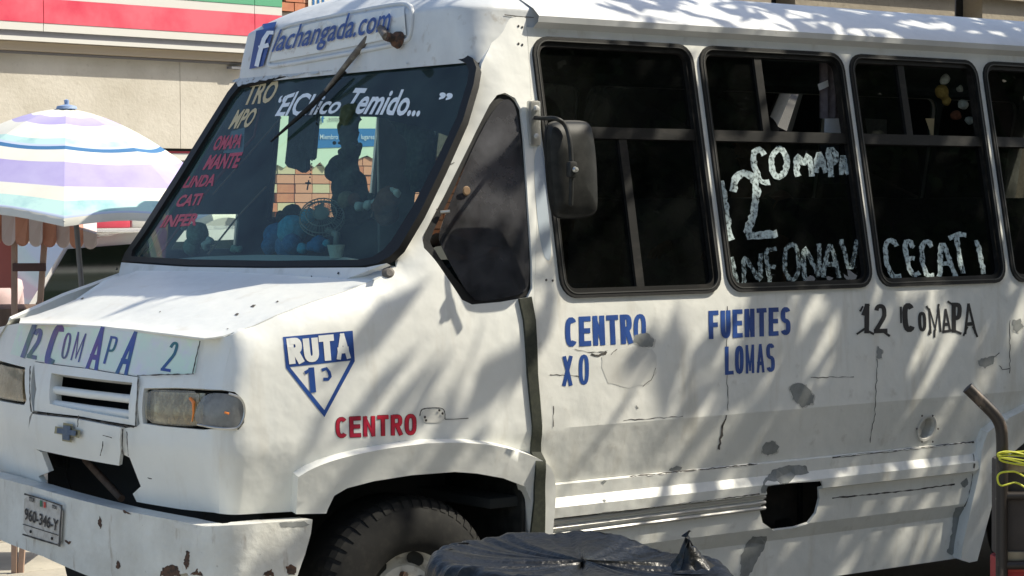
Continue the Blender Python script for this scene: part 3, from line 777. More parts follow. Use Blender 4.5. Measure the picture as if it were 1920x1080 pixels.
# --- head lamps
def lamp(o1, dx=0):
    hs = panel('lamp_housing', W, o1, [], .04, m_rub, bus, .02, off=-.05)
    return hs
hs = lamp([(266, 726), (340, 726), (420, 731), (448, 736), (460, 750), (461, 786), (450, 808), (414, 806), (340, 803), (266, 797)])
ln = panel('lamp_lens', W, smoothloop([(272, 730), (330, 731), (372, 733), (371, 760), (369, 795), (366, 800), (320, 798), (272, 792), (270, 760)], 1), [], .025, m_lens, bus, .0, off=-.004)
panel('lamp_reflector', W, [(270, 730), (372, 733), (368, 799), (270, 794)], [], .03, m_refl, bus, .01, off=-.035)
panel('signal_bowl', W, smoothloop([(380, 746), (440, 742), (452, 760), (448, 798), (400, 800), (372, 792)], 2), [], .02, m_sigb, bus, .01, off=-.022)
sg = panel('signal_lens', W, smoothloop([(378, 748), (395, 737), (425, 738), (446, 742), (455, 755), (456, 780), (448, 796), (440, 803), (400, 800), (368, 793), (366, 775)], 2), [], .025, m_lens2, bus, .0, off=.004)
tube('lens_rim', [W.pt(*q, .004) for q in smoothloop([(430, 738), (449, 744), (458, 758), (458, 780), (450, 798), (440, 805), (400, 802), (372, 796)], 2, False)], .004, m_chrome, bus, n=6)
tube('lamp_filament', [W.pt(358, 747, .003), W.pt(365, 755, .004), W.pt(364, 775, .003), W.pt(361, 790, .002)], [.006, .007, .004, .002], m_amber, bus, n=8)  # orange glow on the lamp, put in as glossy amber strips
tube('lamp_filament', [W.pt(422, 773, .004), W.pt(430, 776, .004)], .004, m_amber, bus, n=8)
lamp([(-70, 666), (0, 678), (48, 690), (48, 758), (0, 750), (-70, 738)])
panel('lamp_reflector', W, [(-60, 670), (44, 690), (45, 756), (-60, 738)], [], .03, m_refl, bus, .01, off=-.035)
panel('lamp_lens', W, [(-60, 672), (0, 683), (42, 692), (43, 754), (0, 747), (-60, 736)], [], .03, m_lens, bus, .0, off=-.004)
# side repeater outline and cap
decal_poly('repeater_plate', W, smoothloop([(790, 768), (828, 766), (833, 774), (832, 792), (800, 793), (789, 788)], 2), m_filler, bus, off=.006, step=10)
decal_strips('repeater_outline', W, [smoothloop([(787, 780), (789, 768), (800, 765), (828, 764), (834, 772), (834, 786)], 2, False), [(834, 786), (850, 786), (878, 784)]], 1.6, m_crack, bus, jit=.4)
for q in [(795, 782), (797, 788), (822, 769), (828, 775)]:
    lathe('screw', [(.0, .003), (.004, .002), (.005, 0)], W.pt(*q, .006), (0, -1, 0), m_crack, bus, n=8)
lathe('fender_grommet', [(.0, .012), (.012, .012), (.02, .004), (.026, 0)], W.pt(729, 513, .0), (-.2, -.9, .3), M('grommet', (.12, .11, .10), .6), bus, n=16)
# --- nose lettering
WX = lambda s, q, mat, offs=.02, sh=0, o=.004, sp=1.: text_decal('lettering', W, s, q, mat, bus, offs, o, sh, sp)
decal_poly('holographic_sheet', W, [(36, 610), (112, 612), (190, 616), (285, 627), (376, 639), (366, 700), (340, 702), (262, 704), (165, 688), (66, 675), (20, 664)], m_holo, bus, off=.003, step=14)
NL = lambda c, q, wd: sign(c, q, wd, m_blue2, off=.006)
decal_strips('lettering', W, [[(66, 608), (54, 640), (43, 671)]], [9]*3, m_blue2, bus, off=.006)
NL('2', [(66, 616), (84, 615), (69, 675), (50, 671)], 7.5); NL('C', [(104, 607), (126, 609), (102, 688), (79, 685)], 10); NL('O', [(124, 623), (137, 625), (127, 675), (113, 672)], 4)
NL('M', [(146, 622), (164, 626), (150, 680), (132, 675)], 4); NL('A', [(184, 612), (203, 614), (185, 700), (157, 695)], 10); NL('P', [(208, 630), (225, 632), (208, 684), (194, 682)], 4.5)
NL('A', [(246, 621), (265, 623), (241, 707), (213, 703)], 10); NL('2', [(322, 640), (339, 642), (320, 698), (301, 695)], 5.5)
# RUTA shield
sh = [(530, 632), (661, 620), (665, 677), (608, 782), (536, 690)]
si = [(535, 637), (657, 625), (660, 674), (608, 771), (541, 688)]
decal_poly('shield', W, sh, m_blue, bus, off=.003, step=16, holes=[[(543, 688), (657, 676), (608, 769)]])
sign('RUTA', [(536, 635), (655, 624), (658, 672), (542, 683)], 12, M('ruta_white', (.74, .75, .72), .5), gap=.06, off=.006)
decal_strips('lettering', W, [[(583, 689), (587, 736)], ], 11, m_blue, bus, off=.005); decal_strips('lettering', W, [[(584, 692), (571, 699)]], 6, m_blue, bus, off=.0055)
decal_strips('lettering', W, [[(603, 694), (612, 691), (617, 698), (619, 706), (615, 711), (606, 711)], ], 6, m_blue, bus)
sign('CENTRO', [(629, 783), (780, 776), (780, 815), (630, 821)], 6.5, m_redd, off=.003, ex=2, gap=.22)
sign('CENTRO', [(629, 783), (780, 776), (780, 815), (630, 821)], 6.5, m_red, off=.0055, gap=.22)
sign('CENTR', [(1059, 595), (1184, 589), (1187, 644), (1060, 651)], 9.5, m_blue, off=.003); sign('O', [(1188, 589), (1211, 588), (1211, 640), (1188, 644)], 8, m_blue, off=.003)
sign('X', [(1055, 668), (1073, 667), (1073, 723), (1054, 724)], 7, m_blue); sign('O', [(1085, 665), (1104, 664), (1104, 721), (1085, 722)], 7, m_blue)
sign('FUENTES', [(1328, 583), (1482, 575), (1482, 628), (1329, 636)], 8.5, m_blue, gap=.2); sign('LOMAS', [(1359, 650), (1452, 643), (1453, 697), (1359, 703)], 7, m_blue, gap=.16)
# ornate black 12 COMAPA
for s, q, o_ in (('1', [(1616, 570), (1634, 569), (1634, 624), (1614, 626)], 9), ('2', [(1638, 570), (1662, 570), (1664, 624), (1638, 625)], 8), ('C', [(1690, 568), (1714, 568), (1717, 622), (1693, 624)], 10), ('O', [(1720, 585), (1736, 584), (1737, 621), (1722, 622)], 6),
                 ('M', [(1739, 578), (1762, 578), (1766, 622), (1742, 626)], 5.5), ('A', [(1764, 580), (1781, 578), (1784, 622), (1766, 623)], 6), ('P', [(1783, 567), (1805, 568), (1800, 622), (1785, 624)], 8), ('A', [(1806, 570), (1825, 568), (1832, 625), (1806, 627)], 7)):
    sign(s, q, o_, m_black)
decal_strips('lettering', W, [[(1606, 627), (1620, 617), (1638, 627)], [(1640, 618), (1655, 622), (1668, 630)], [(1612, 584), (1617, 574)], [(1689, 575), (1689, 606)], [(1736, 574), (1744, 585)], [(1760, 570), (1757, 585)], [(1752, 618), (1752, 633)], [(1741, 628), (1745, 612)], [(1776, 565), (1790, 574)], [(1786, 618), (1802, 626)], [(1806, 630), (1813, 612)], [(1824, 612), (1832, 632)], [(1766, 622), (1784, 620)]], 4, m_black, bus, off=.005, jit=.4)

# --- chips, patches and cracks
for lp in ([(1190, 628), (1212, 624), (1226, 636), (1224, 650), (1200, 650), (1186, 640)], [(1480, 726), (1492, 717), (1510, 722), (1526, 742), (1524, 756), (1503, 763), (1486, 748)], [(1430, 838), (1436, 829), (1450, 826), (1460, 838), (1455, 850), (1438, 854), (1428, 848)],
           [(1644, 648), (1655, 658), (1652, 672), (1644, 671)], [(1834, 676), (1846, 670), (1866, 668), (1861, 682), (1846, 690), (1835, 686)], [(1898, 601), (1912, 598), (1918, 612), (1908, 624), (1898, 618)], [(1254, 879), (1268, 874), (1280, 876), (1275, 882), (1256, 884)],
           [(1385, 874), (1402, 872), (1398, 880), (1388, 880)], [(1193, 760), (1197, 764), (1194, 766)]):
    cx_ = sum(p[0] for p in lp)/len(lp); cy_ = sum(p[1] for p in lp)/len(lp)
    rim_ = decal_poly('paint_chip', W, [(cx_+(x-cx_)*1.10+.6, cy_+(y-cy_)*1.08+.8) for x, y in lp], m_filler2, bus, off=.0025, step=6, rough=1.4)
    decal_poly('bare_primer', W, lp, m_chip, rim_, off=.0042, step=6, rough=1.5, root=bus)
for lp in ([(1426, 925), (1432, 900), (1450, 880), (1480, 872), (1512, 874), (1516, 888), (1490, 892), (1480, 905), (1441, 912), (1434, 925)], [(1388, 1046), (1398, 1020), (1412, 1005), (1438, 1006), (1434, 1025), (1420, 1048), (1404, 1080), (1388, 1080)],
           [(1786, 968), (1792, 952), (1808, 948), (1802, 985), (1796, 1030), (1784, 1040), (1775, 1036), (1784, 1000)], [(1800, 906), (1812, 895), (1816, 905), (1808, 915)], [(1126, 902), (1137, 901), (1133, 908)], [(1128, 938), (1137, 937), (1133, 942)]):
    decal_poly('paint_chip', W2, lp, m_chip, bus, off=.0035, step=8, rough=1.5)
decal_poly('filler_patch', W, [(1128, 668), (1150, 660), (1190, 650), (1222, 654), (1231, 668), (1230, 700), (1215, 720), (1180, 728), (1140, 718), (1128, 690)], m_filler, bus, off=.0025, step=14, rough=1.5)
cr = [[(1078, 655), (1100, 660), (1120, 660), (1138, 658)], [(1108, 664), (1122, 668), (1138, 660)], [(1145, 664), (1156, 656)], [(1363, 574), (1363, 620), (1363, 690), (1364, 770)], [(1362, 778), (1356, 800), (1350, 830), (1348, 842)], [(1030, 703), (1055, 704), (1090, 706)], [(1037, 760), (1036, 800)],
      [(1644, 672), (1643, 720), (1640, 775)], [(1640, 775), (1630, 830)], [(1860, 672), (1873, 662)], [(1893, 600), (1893, 690), (1893, 700)], [(1873, 684), (1880, 693), (1893, 690)], [(1520, 708), (1600, 706)], [(1228, 690), (1222, 712), (1205, 724)], [(1170, 788), (1230, 784), (1280, 781)], [(1000, 746), (990, 747)]]
for pl in cr:
    w_ = 1.1 if pl[0] not in ((1362, 778), (1108, 664)) else 4
    decal_strips('crack', W, [[(x+random.uniform(-1.3, 1.3), y+random.uniform(-1.3, 1.3)) for x, y in densify(pl, 7, False)]], w_, m_crack, bus, jit=.8)
for pl in [[(1560, 934), (1700, 920), (1790, 908)], [(1180, 894), (1300, 882), (1420, 870)], [(1560, 858), (1700, 843), (1826, 829)], [(1824, 850), (1827, 870), (1822, 900), (1817, 930), (1808, 950)], [(1030, 974), (1200, 954), (1424, 926)], [(1024, 1008), (1200, 984), (1330, 968)]]:
    decal_strips('crack', W2, [densify(pl, 7, False)], 2.2, m_crack, bus, jit=.9)
for pl in [[(160, 778), (158, 800)], [(205, 815), (222, 820)], [(200, 850), (206, 825)], [(250, 808), (252, 850)], [(288, 891), (296, 893)]]:
    decal_strips('crack', W, [densify(pl, 5, False)], 1.6, m_crack, bus, off=.028, jit=.7)
# round filler cup with chrome spout
fc = W.pt(1737, 803, 0)
lathe('filler_cup', [(.062, .004), (.058, .006), (.048, .004), (.046, -.05), (.0, -.055)], fc, W.nor(*W.hit(1737, 803)), m_silver, bus, n=28)
lathe('fuel_cap', [(.0, .02), (.02, .015), (.028, -.02)], W.pt(1729, 815, -.035), W.nor(*W.hit(1737, 803)), m_chrome, bus, n=16)
for k in range(6):
    a = k*1.047; lathe('screw', [(.0, .003), (.004, .002), (.005, 0)], W.pt(1737+20*math.cos(a), 803+28*math.sin(a), .006), (0, -1, 0), m_crack, bus, n=8)

for x, y, r_ in ((127, 565, 3), (155, 560, 2), (444, 590, 3), (475, 574, 3.5), (427, 617, 1.5), (300, 585, 1.5), (520, 566, 2)):
    decal_poly('dirt_speck', HD, [(x-r_*1.6, y+r_*.4), (x, y-r_*.7), (x+r_*1.5, y-r_*.5), (x+r_*.3, y+r_*.8)], m_crack, bus, off=.004, step=3, rough=.5)
for x, y, r_ in ((276, 546, 3), (283, 542, 2), (464, 546, 3.5), (470, 540, 3), (456, 543, 2), (478, 547, 2), (225, 507, 2), (590, 522, 1.5), (640, 515, 2)):
    decal_poly('dirt_speck', CW, [(x-r_, y+r_*1.2), (x-r_*.3, y-r_*1.4), (x+r_, y-r_*.8), (x+r_*.6, y+r_*1.3)], m_mirr, bus, off=.016, step=3, rough=.7)
for pl in [[(62, 688), (61, 730), (64, 772)], [(264, 708), (262, 750), (259, 800)], [(66, 773), (150, 783), (257, 801)], [(235, 804), (234, 850)], [(366, 702), (372, 672), (380, 640)], [(262, 706), (320, 704), (368, 703)]]:
    decal_strips('panel_gap', W, [densify(pl, 6, False)], 2.0, m_crack, bus, off=.012, jit=.7)
# --- bumper
bo = [(-140, 866), (-60, 880), (0, 896), (60, 912), (130, 932), (230, 957), (330, 976), (385, 987), (430, 985), (500, 980), (560, 976), (586, 974), (583, 1000), (572, 1040), (556, 1085), (548, 1140), (470, 1150), (400, 1160), (360, 1090), (350, 1074), (332, 1078), (310, 1092), (240, 1106), (160, 1078), (80, 1043), (0, 1012), (-140, 965)]
bp = panel('bumper', BP, bo, [], .035, m_bump, bus, .085, densestep=.03)
md = bp.modifiers.new('b', 'BEVEL'); md.width = .014; md.segments = 3; md.limit_method = 'ANGLE'; md.angle_limit = rad(50)
for lp in ([(300, 1080), (304, 1066), (322, 1058), (334, 1062), (340, 1080)], [(345, 1052), (350, 1032), (356, 1036), (354, 1062), (348, 1070)], [(358, 1076), (372, 1066), (380, 1080)], [(535, 1062), (545, 1058), (556, 1064), (552, 1078), (540, 1078)], [(492, 1078), (508, 1066), (514, 1080)],
           [(216, 1064), (222, 1050), (226, 1062), (222, 1068)], [(184, 978), (188, 968), (192, 984), (188, 992)], [(229, 954), (236, 958), (246, 964), (232, 962)], [(120, 1012), (134, 1016), (130, 1022)]):
    decal_poly('rust_spot', BP, lp, m_rust, bus, off=.003, step=5, rough=1.5)
decal_poly('scraped_edge', BP, [(324, 978), (345, 982), (380, 992), (372, 1004), (350, 994), (330, 990)], m_filler, bus, off=.003, step=7, rough=1.5)
decal_poly('scraped_edge', BP, [(524, 980), (570, 977), (580, 984), (566, 988), (528, 988)], m_chip, bus, off=.003, step=7, rough=1.)
# licence plate
pl4 = [(52, 926), (122, 948), (118, 1024), (49, 1000)]
lp = panel('license_plate', BP, smoothloop([(52, 926), (86, 935), (122, 948), (120, 986), (118, 1024), (84, 1012), (49, 1000), (50, 962)], 1), [], .03, M('plate', (.52, .50, .46), .5, var=[(30, (.36, .33, .29), .45, .7)], bump=(12, .006)), bus, .006, off=.012)
PX = lambda s, q, mat, o=.016, offs=.02: text_decal('lettering', BP, s, q, mat, lp, offs, o, root=bus)
PX('960-346-Y', [(54, 951), (117, 974), (115, 996), (53, 974)], m_black)
for q in ([(62, 930), (72, 933), (72, 942), (62, 939)], [(105, 945), (114, 948), (114, 955), (105, 952)]): PX('mx', q, m_black)
decal_poly('plate_mark', BP, [(82, 937), (86, 938), (86, 950), (82, 949)], M('plate_green', (.03, .15, .08), .6), lp, off=.016, root=bus)
decal_poly('plate_mark', BP, [(89, 940), (93, 941), (93, 952), (89, 951)], M('plate_red', (.5, .05, .04), .6), lp, off=.016, root=bus)
decal_strips('plate_line', BP, [[(50, 982), (117, 1003)]], 1.5, m_mirr, lp, off=.016, root=bus)
decal_strips('plate_rim', BP, [[(52, 926), (86, 935), (122, 948), (120, 986), (118, 1024)], [(118, 1022), (84, 1012), (49, 1000)]], 3, m_crack, lp, off=.0145, jit=.6, root=bus)
for q in ([(64, 996)], [(104, 1009)]):
    lathe('screw', [(.0, .004), (.005, .003), (.006, 0)], BP.pt(*q[0], .014), (-1, -.1, 0), m_crack, bus, n=8)

# --- wheels
def wheel(cx, cy, cz, R=.385):
    tp = [(.19, .10), (.21, .118), (.25, .128), (.30, .125), (.345, .112), (.372, .095), (R, .075), (R+.002, 0), (R, -.09), (.36, -.12), (.25, -.12), (.19, -.1)]
    ty = lathe('tyre', [(r, h) for r, h in tp], (cx, cy, cz), (0, -1, 0), m_tyre, bus, n=72)
    V = []; Fs = []
    for k in range(54):
        an = 2*math.pi*k/54; da = 2*math.pi/54*.32
        for a2 in (an-da, an+da):
            for (r, h) in ((.350, .109), (.376, .095), (.3885, .07), (.3885, .02), (.36, .02)):
                V.append((cx+r*math.cos(a2), cy-h-.003, cz+r*math.sin(a2)))
        b = k*10
        for j in range(4): Fs.append((b+j, b+j+1, b+6+j, b+5+j))
        Fs += [(b, b+1, b+2, b+3, b+4), (b+9, b+8, b+7, b+6, b+5)]
    subpar(mesh_obj('tread_lugs', V, Fs, m_tyre, None, False), ty, bus).__setitem__('kind', 'stuff')
    rim = lathe('rim', [(.216, .118), (.224, .112), (.214, .100), (.198, .095), (.190, .05), (.185, .03), (.16, .025), (.135, .060), (.11, .062), (.085, .05), (.085, .03), (.0, .03)], (cx, cy, cz), (0, -1, 0), m_rim, bus, n=64)
    lathe('hub', [(.0, .11), (.035, .105), (.05, .09), (.055, .03)], (cx, cy, cz), (0, -1, 0), m_rim, rim, n=24, root=bus)
    for k in range(8):
        a = k*math.pi/4+.1; subpar(tube('wheel_nut', [(cx+.105*math.cos(a), cy-.05, cz+.105*math.sin(a)), (cx+.105*math.cos(a), cy-.085, cz+.105*math.sin(a))], .012, m_rust, None, n=6), rim, bus)
    for k in range(6):
        a = k*math.pi/3+2.25; c = Vector((cx+.163*math.cos(a), cy-.047, cz+.163*math.sin(a)))
        ra = Vector((math.cos(a), 0, math.sin(a))); ta = Vector((-math.sin(a), 0, math.cos(a)))
        Vh = [c+ra*.026*math.cos(t)+ta*.04*math.sin(t) for t in [2*math.pi*j/16 for j in range(16)]]
        subpar(mesh_obj('rim_hole', Vh, [tuple(range(16))], m_dark, None, False), rim, bus)
wheel(1.675, .155, .392); wheel(5.42, .16, .392)
wheel(1.675, 2*CY-.2, .392); wheel(5.42, 2*CY-.2, .392)
box('wheel_housing', (1.68, .55, .72), 1.15, .03, .62, m_dark, bus)
box('wheel_housing', (2.19, .30, .62), .02, .5, .75, m_mirr, bus); box('wheel_housing', (1.12, .36, .68), .02, .4, .42, m_dark, bus)
box('wheel_housing', (1.66, .34, .985), 1.06, .45, .02, m_dark, bus)
box('wheel_housing', (5.42, .60, .75), 1.4, .03, .8, m_dark, bus); box('wheel_housing', (5.42, .34, 1.02), 1.3, .5, .02, m_dark, bus)
box('chassis', (4.4, CY, .45), 5.8, 1.2, .2, m_dark, bus)
box('bus_floor', (4.75, CY, .72), 5.4, 2.0, .04, m_dark, bus); box('cab_floor', (1.55, CY, 1.06), 1.1, 1.55, .04, m_dark, bus)

# --- far side, rear, interior lining
FS = Surf(lambda u, z: (Wf(u, z)[0], 2*CY-Wf(u, z)[1], z), .9, 7.6, 100, .2, 2.62, 50)
dw = [P(510, 212, Y=2.0), P(705, 212, Y=2.0), P(705, 400, Y=2.0), P(512, 403, Y=2.0)]
dx0, dx1 = min(p.x for p in dw)+.0, dw[1].x; dz0, dz1 = dw[3].z-.02, 2.38
fh = [[(dx0, dz0), (dx1, dz0), (dx1, dz1), (dx0, dz1)], [(dx1+.30, 1.5), (dx1+.62, 1.5), (dx1+.62, 2.35), (dx1+.30, 2.35)]]+[rrect(a, b, Z0+.1, Z1-.05, .07) for a, b in BAYS[1:]]
qx = P(330, 460, Y=2.02).x; qx2 = P(455, 460, Y=2.02).x; fq = [(qx, 1.645), (qx2, 1.645), (qx2, 1.80), (qx+.12, 1.80)]
fh = [h for h in fh]
fh[1] = [(dx1+.32, 1.62), (min(3.1, dx1+.62), 1.62), (min(3.1, dx1+.62), 2.33), (dx1+.32, 2.33)]
panel('far_side_panel', FS, [(.98, .5), (1.0, 1.38), (1.62, 1.56), (2.13, 2.36), (2.25, 2.5), (7.4, 2.5), (7.4, .3), (5.9, .3), (5.9, .8), (4.95, .8), (4.95, .3), (2.2, .3), (2.2, .8), (1.2, .8), (1.15, .6)], fh+[fq], .15, m_paint, bus, .015, uv=True, face=Vector((0, 1, 0)))
for a, b in BAYS[1:]:
    panel('window_glass', FS, rrect(a-.01, b+.01, Z0+.09, Z1-.04, .07), [], .4, m_tint, bus, 0, off=-.005, uv=True, face=Vector((0, 1, 0)))
# lining of the cab seen through the windshield
LN = Surf(lambda u, z: (Wf(u, z)[0], 2*CY-Wf(u, z)[1]-.03, z), .9, 7.6, 100, .2, 2.62, 50)
panel('cab_lining', LN, [(1.55, 1.0), (1.64, 1.56), (2.13, 2.36), (2.25, 2.48), (7.3, 2.48), (7.3, .8), (2.6, .8)], fh+[fq], .2, m_cab, bus, .01, uv=True, face=Vector((0, -1, 0)))
tube('door_gasket', [Vector(LN.fn(u, z))+Vector((0, -.02, 0)) for u, z in fh[0]+[fh[0][0]]], .012, m_rub, bus, n=6, cap=False)
box('partition_board', ((P(708, 300, Y=1.93).x+P(775, 300, Y=1.93).x)/2, 1.93, 1.95), abs(P(775, 300, Y=1.93).x-P(708, 300, Y=1.93).x), .02, .9, m_greyb, bus)
V = []
for x in (2.46, 7.35):
    for v in rs:
        y, z = roofsec(v); V.append((x, CY+(y-CY)*.93, z-.07))
n_ = len(rs)
mesh_obj('ceiling', V, [(j, j+1, j+1+n_, j+n_) for j in range(n_-1)], m_cab, bus, False)
mesh_obj('rear_panel', [(7.4, .15, .3), (7.4, 2.0, .3), (7.4, 1.95, 2.45), (7.4, .22, 2.45)], [(0, 1, 2, 3)], m_dark, bus, False)
mesh_obj('rear_panel', [(7.41, .05, .3), (7.41, 2.1, .3), (7.41, 1.95, 2.55), (7.41, .2, 2.55)], [(0, 1, 2, 3)], m_paint, bus, False)
# dashboard
mesh_obj('dashboard', [(1.60, .14, 1.585), (1.60, 2.02, 1.585), (2.0, 1.98, 1.56), (2.0, .12, 1.56), (2.04, .12, 1.05), (2.04, 1.98, 1.05)], [(0, 1, 2, 3), (3, 2, 5, 4)], M('dash_vinyl', (.035, .055, .045), .8), bus, False)
box('engine_cover', (2.2, CY, 1.2), .7, .6, .35, m_dark, bus)
st = lathe('steering_wheel', [(.19, 0), (.2, .012), (.21, 0), (.2, -.012), (.19, 0)], (2.22, .55, 1.52), (-.5, 0, .85), m_rub, bus, n=32)
for k in range(3):
    a = k*2.09; subpar(tube('wheel_spoke', [(2.22, .55, 1.52), (2.22+.19*math.cos(a)*.85, .55+.19*math.sin(a), 1.52+.19*math.cos(a)*.5)], .01, m_rub, None, n=6), st, bus)
def seat(x, y, wd=.85, mat=m_seat):
    s = box('seat', (x, y, 1.12), .42, wd, .12, mat, bus, bev=.04)
    box('seat_back', (x+.24, y, 1.50), .08, wd, .72, mat, bus, rot=Matrix.Rotation(rad(8), 3, 'Y'), bev=.035)
    box('seat_base', (x, y, .92), .3, wd*.7, .32, m_dark, bus)
seat(2.62, .62, .5)
for x in (3.35, 4.1, 4.85, 5.6, 6.35): seat(x, .66); seat(x, 1.6)
cu = M('curtain', (.20, .17, .18), .9, var=[(30, (.14, .12, .13), .4, .6)])
def curtain(px0, px1, py0, py1, n=10):
    V = []; 
    for i in range(n+1):
        for j in range(2):
            p = P(px0+(px1-px0)*i/n, (py0, py1)[j], Y=.32); V.append(p+Vector((0, .02*math.sin(i*2.1), 0)))
    return mesh_obj('curtain', V, [(2*i, 2*i+1, 2*i+3, 2*i+2) for i in range(n)], cu, bus, True)
curtain(1537, 1585, 108, 222); curtain(1536, 1600, 260, 345)
for q, rot in (((1546, 222, 1582, 253), 0), ):
    mesh_obj('paper_notice', [P(q[0], q[1], Y=.31), P(q[2], q[1], Y=.31), P(q[2]-2, q[3], Y=.31), P(q[0]-1, q[3], Y=.31)], [(0, 1, 2, 3)], M('paper', (.75, .74, .72), .8), bus, False)
mesh_obj('paper_notice', [P(1533, 158, Y=.30), P(1552, 150, Y=.30), P(1554, 162, Y=.30), P(1536, 170, Y=.30)], [(0, 1, 2, 3)], bpy.data.materials['paper'], bus, False)
mesh_obj('paper_notice', [P(1735, 222, Y=.32), P(1752, 222, Y=.32), P(1750, 258, Y=.32), P(1746, 254, Y=.32)], [(0, 1, 2, 3)], M('card', (.5, .38, .2), .8), bus, False)
mesh_obj('paper_notice', [P(1622, 222, Y=.32), P(1663, 224, Y=.32), P(1663, 255, Y=.32), P(1626, 254, Y=.32)], [(0, 1, 2, 3)], M('card2', (.3, .3, .3), .8), bus, False)

# ------------------------------------------------------------------ whitewash lettering on the panes
GL = {'C': [[(1, .85), (.8, 1), (.3, 1), (.05, .8), (0, .45), (.15, .1), (.5, 0), (.95, .05)]], 'O': [[(.5, 1), (.1, .8), (0, .45), (.2, .08), (.6, 0), (.95, .3), (1, .65), (.8, .95), (.5, 1)]],
      'M': [[(0, 0), (.1, 1), (.5, .4), (.9, 1), (1, 0)]], 'A': [[(0, 0), (.25, .6), (.5, 1), (.75, .55), (1, 0)], [(.2, .38), (.8, .36)]], 'P': [[(.1, 0), (.1, .5), (.1, 1), (.7, .98), (.95, .8), (.8, .55), (.15, .48)]],
      '1': [[(0, 1), (.25, .6), (.45, .25), (.6, 0)]], '2': [[(0, .72), (.1, .95), (.3, 1), (.5, .9), (.55, .65), (.45, .35), (.3, .05), (.6, .06), (1, .1)]], 'I': [[(.3, 1), (.45, .5), (.6, 0)]],
      'N': [[(0, 0), (.05, 1), (.5, .5), (.9, 0), (1, 1)]], 'F': [[(.2, 0), (.1, .5), (.05, .98), (.9, 1)], [(.1, .55), (.75, .5)]], 'V': [[(0, 1), (.5, 0), (1, 1)]], 'E': [[(.95, .8), (.7, 1), (.2, .95), (.05, .6), (.1, .1), (.5, 0), (1, .08)], [(.1, .5), (.8, .5)]],
      'T': [[(0, .88), (.5, 1), (1, .98)], [(.45, .95), (.55, .5), (.75, 0)]]}
def Goff(S, off):
    return S
def wash(word, boxes, wd, mat, off=-.014):
    for ch, q in zip(word, boxes):
        pls = []
        for pl in GL[ch]:
            pp = smoothloop([quadmap(q, a, b) for a, b in pl], 1, False); pp = densify(pp, 6, False)
            pls.append([(x+random.uniform(-.8, .8), y+random.uniform(-.8, .8)) for x, y in pp])
        decal_strips('painted_letter', W, pls, wd, mat, bus, off=off, jit=.25)
def bx(x0, y0, x1, y1, sk=0): return [(x0, y0), (x1, y0), (x1+sk, y1), (x0+sk, y1)]
wash('COMAPA', [bx(1412, 280, 1436, 342, 14), bx(1450, 278, 1480, 332, 0), bx(1494, 284, 1522, 330, 6), bx(1530, 282, 1550, 322, 4), bx(1556, 280, 1572, 330, 6), bx(1578, 288, 1592, 326, 4)], 11, m_wash)
wash('12', [bx(1355, 338, 1376, 450, 6), bx(1378, 322, 1462, 448, 0)], 14, m_wash)
wash('INFONAV', [bx(1372, 480, 1384, 536, 8), bx(1396, 474, 1430, 532, 4), bx(1438, 466, 1462, 534, 6), bx(1474, 456, 1502, 526, 2), bx(1508, 456, 1540, 524, 6), bx(1546, 452, 1576, 520, 2), bx(1582, 448, 1612, 518, 2)], 8, m_wash2)
wash('CECATI', [bx(1660, 450, 1684, 520, 12), bx(1697, 450, 1716, 516, 14), bx(1730, 452, 1750, 518, 8), bx(1756, 450, 1786, 518, 10), bx(1784, 438, 1816, 512, 2), bx(1834, 450, 1840, 512, 12)], 9, m_wash)
#@@PART2
# ------------------------------------------------------------------ people
def rig(name, J, B, mat, parent, sub=1):
    me = bpy.data.meshes.new(name); me.from_pydata([j[0] for j in J], B, []); me.update()
    o = bpy.data.objects.new(name, me); COL.objects.link(o); me.materials.append(mat)
    me.attributes  # skin data
    bm = bmesh.new(); bm.from_mesh(me); ly = bm.verts.layers.skin.verify()
    for v, j in zip(bm.verts, J): v[ly].radius = (j[1], j[1]*(j[2] if len(j) > 2 else 1))
    bm.verts.ensure_lookup_table(); bm.verts[0][ly].use_root = True
    bm.to_mesh(me); bm.free()
    m = o.modifiers.new('s', 'SKIN'); m.use_smooth_shade = True
    m2 = o.modifiers.new('d', 'SUBSURF'); m2.levels = sub; m2.render_levels = sub
    o.parent = parent
    me.transform(Matrix.Translation(-Vector(parent['_org'])))
    return o
m_skin = M('skin', (.30, .16, .10), .55); m_hair = M('hair', (.012, .01, .01), .6)
m_jean = M('jeans', (.10, .17, .26), .85, var=[(30, (.16, .24, .34), .4, .7)]); m_shr = M('shirt_maroon', (.10, .015, .02), .85)
m_shp = M('shirt_pale_pink', (.55, .42, .42), .85); m_shd = M('shirt_dark', (.03, .03, .035), .85); m_trd = M('trousers_dark', (.03, .03, .04), .85)
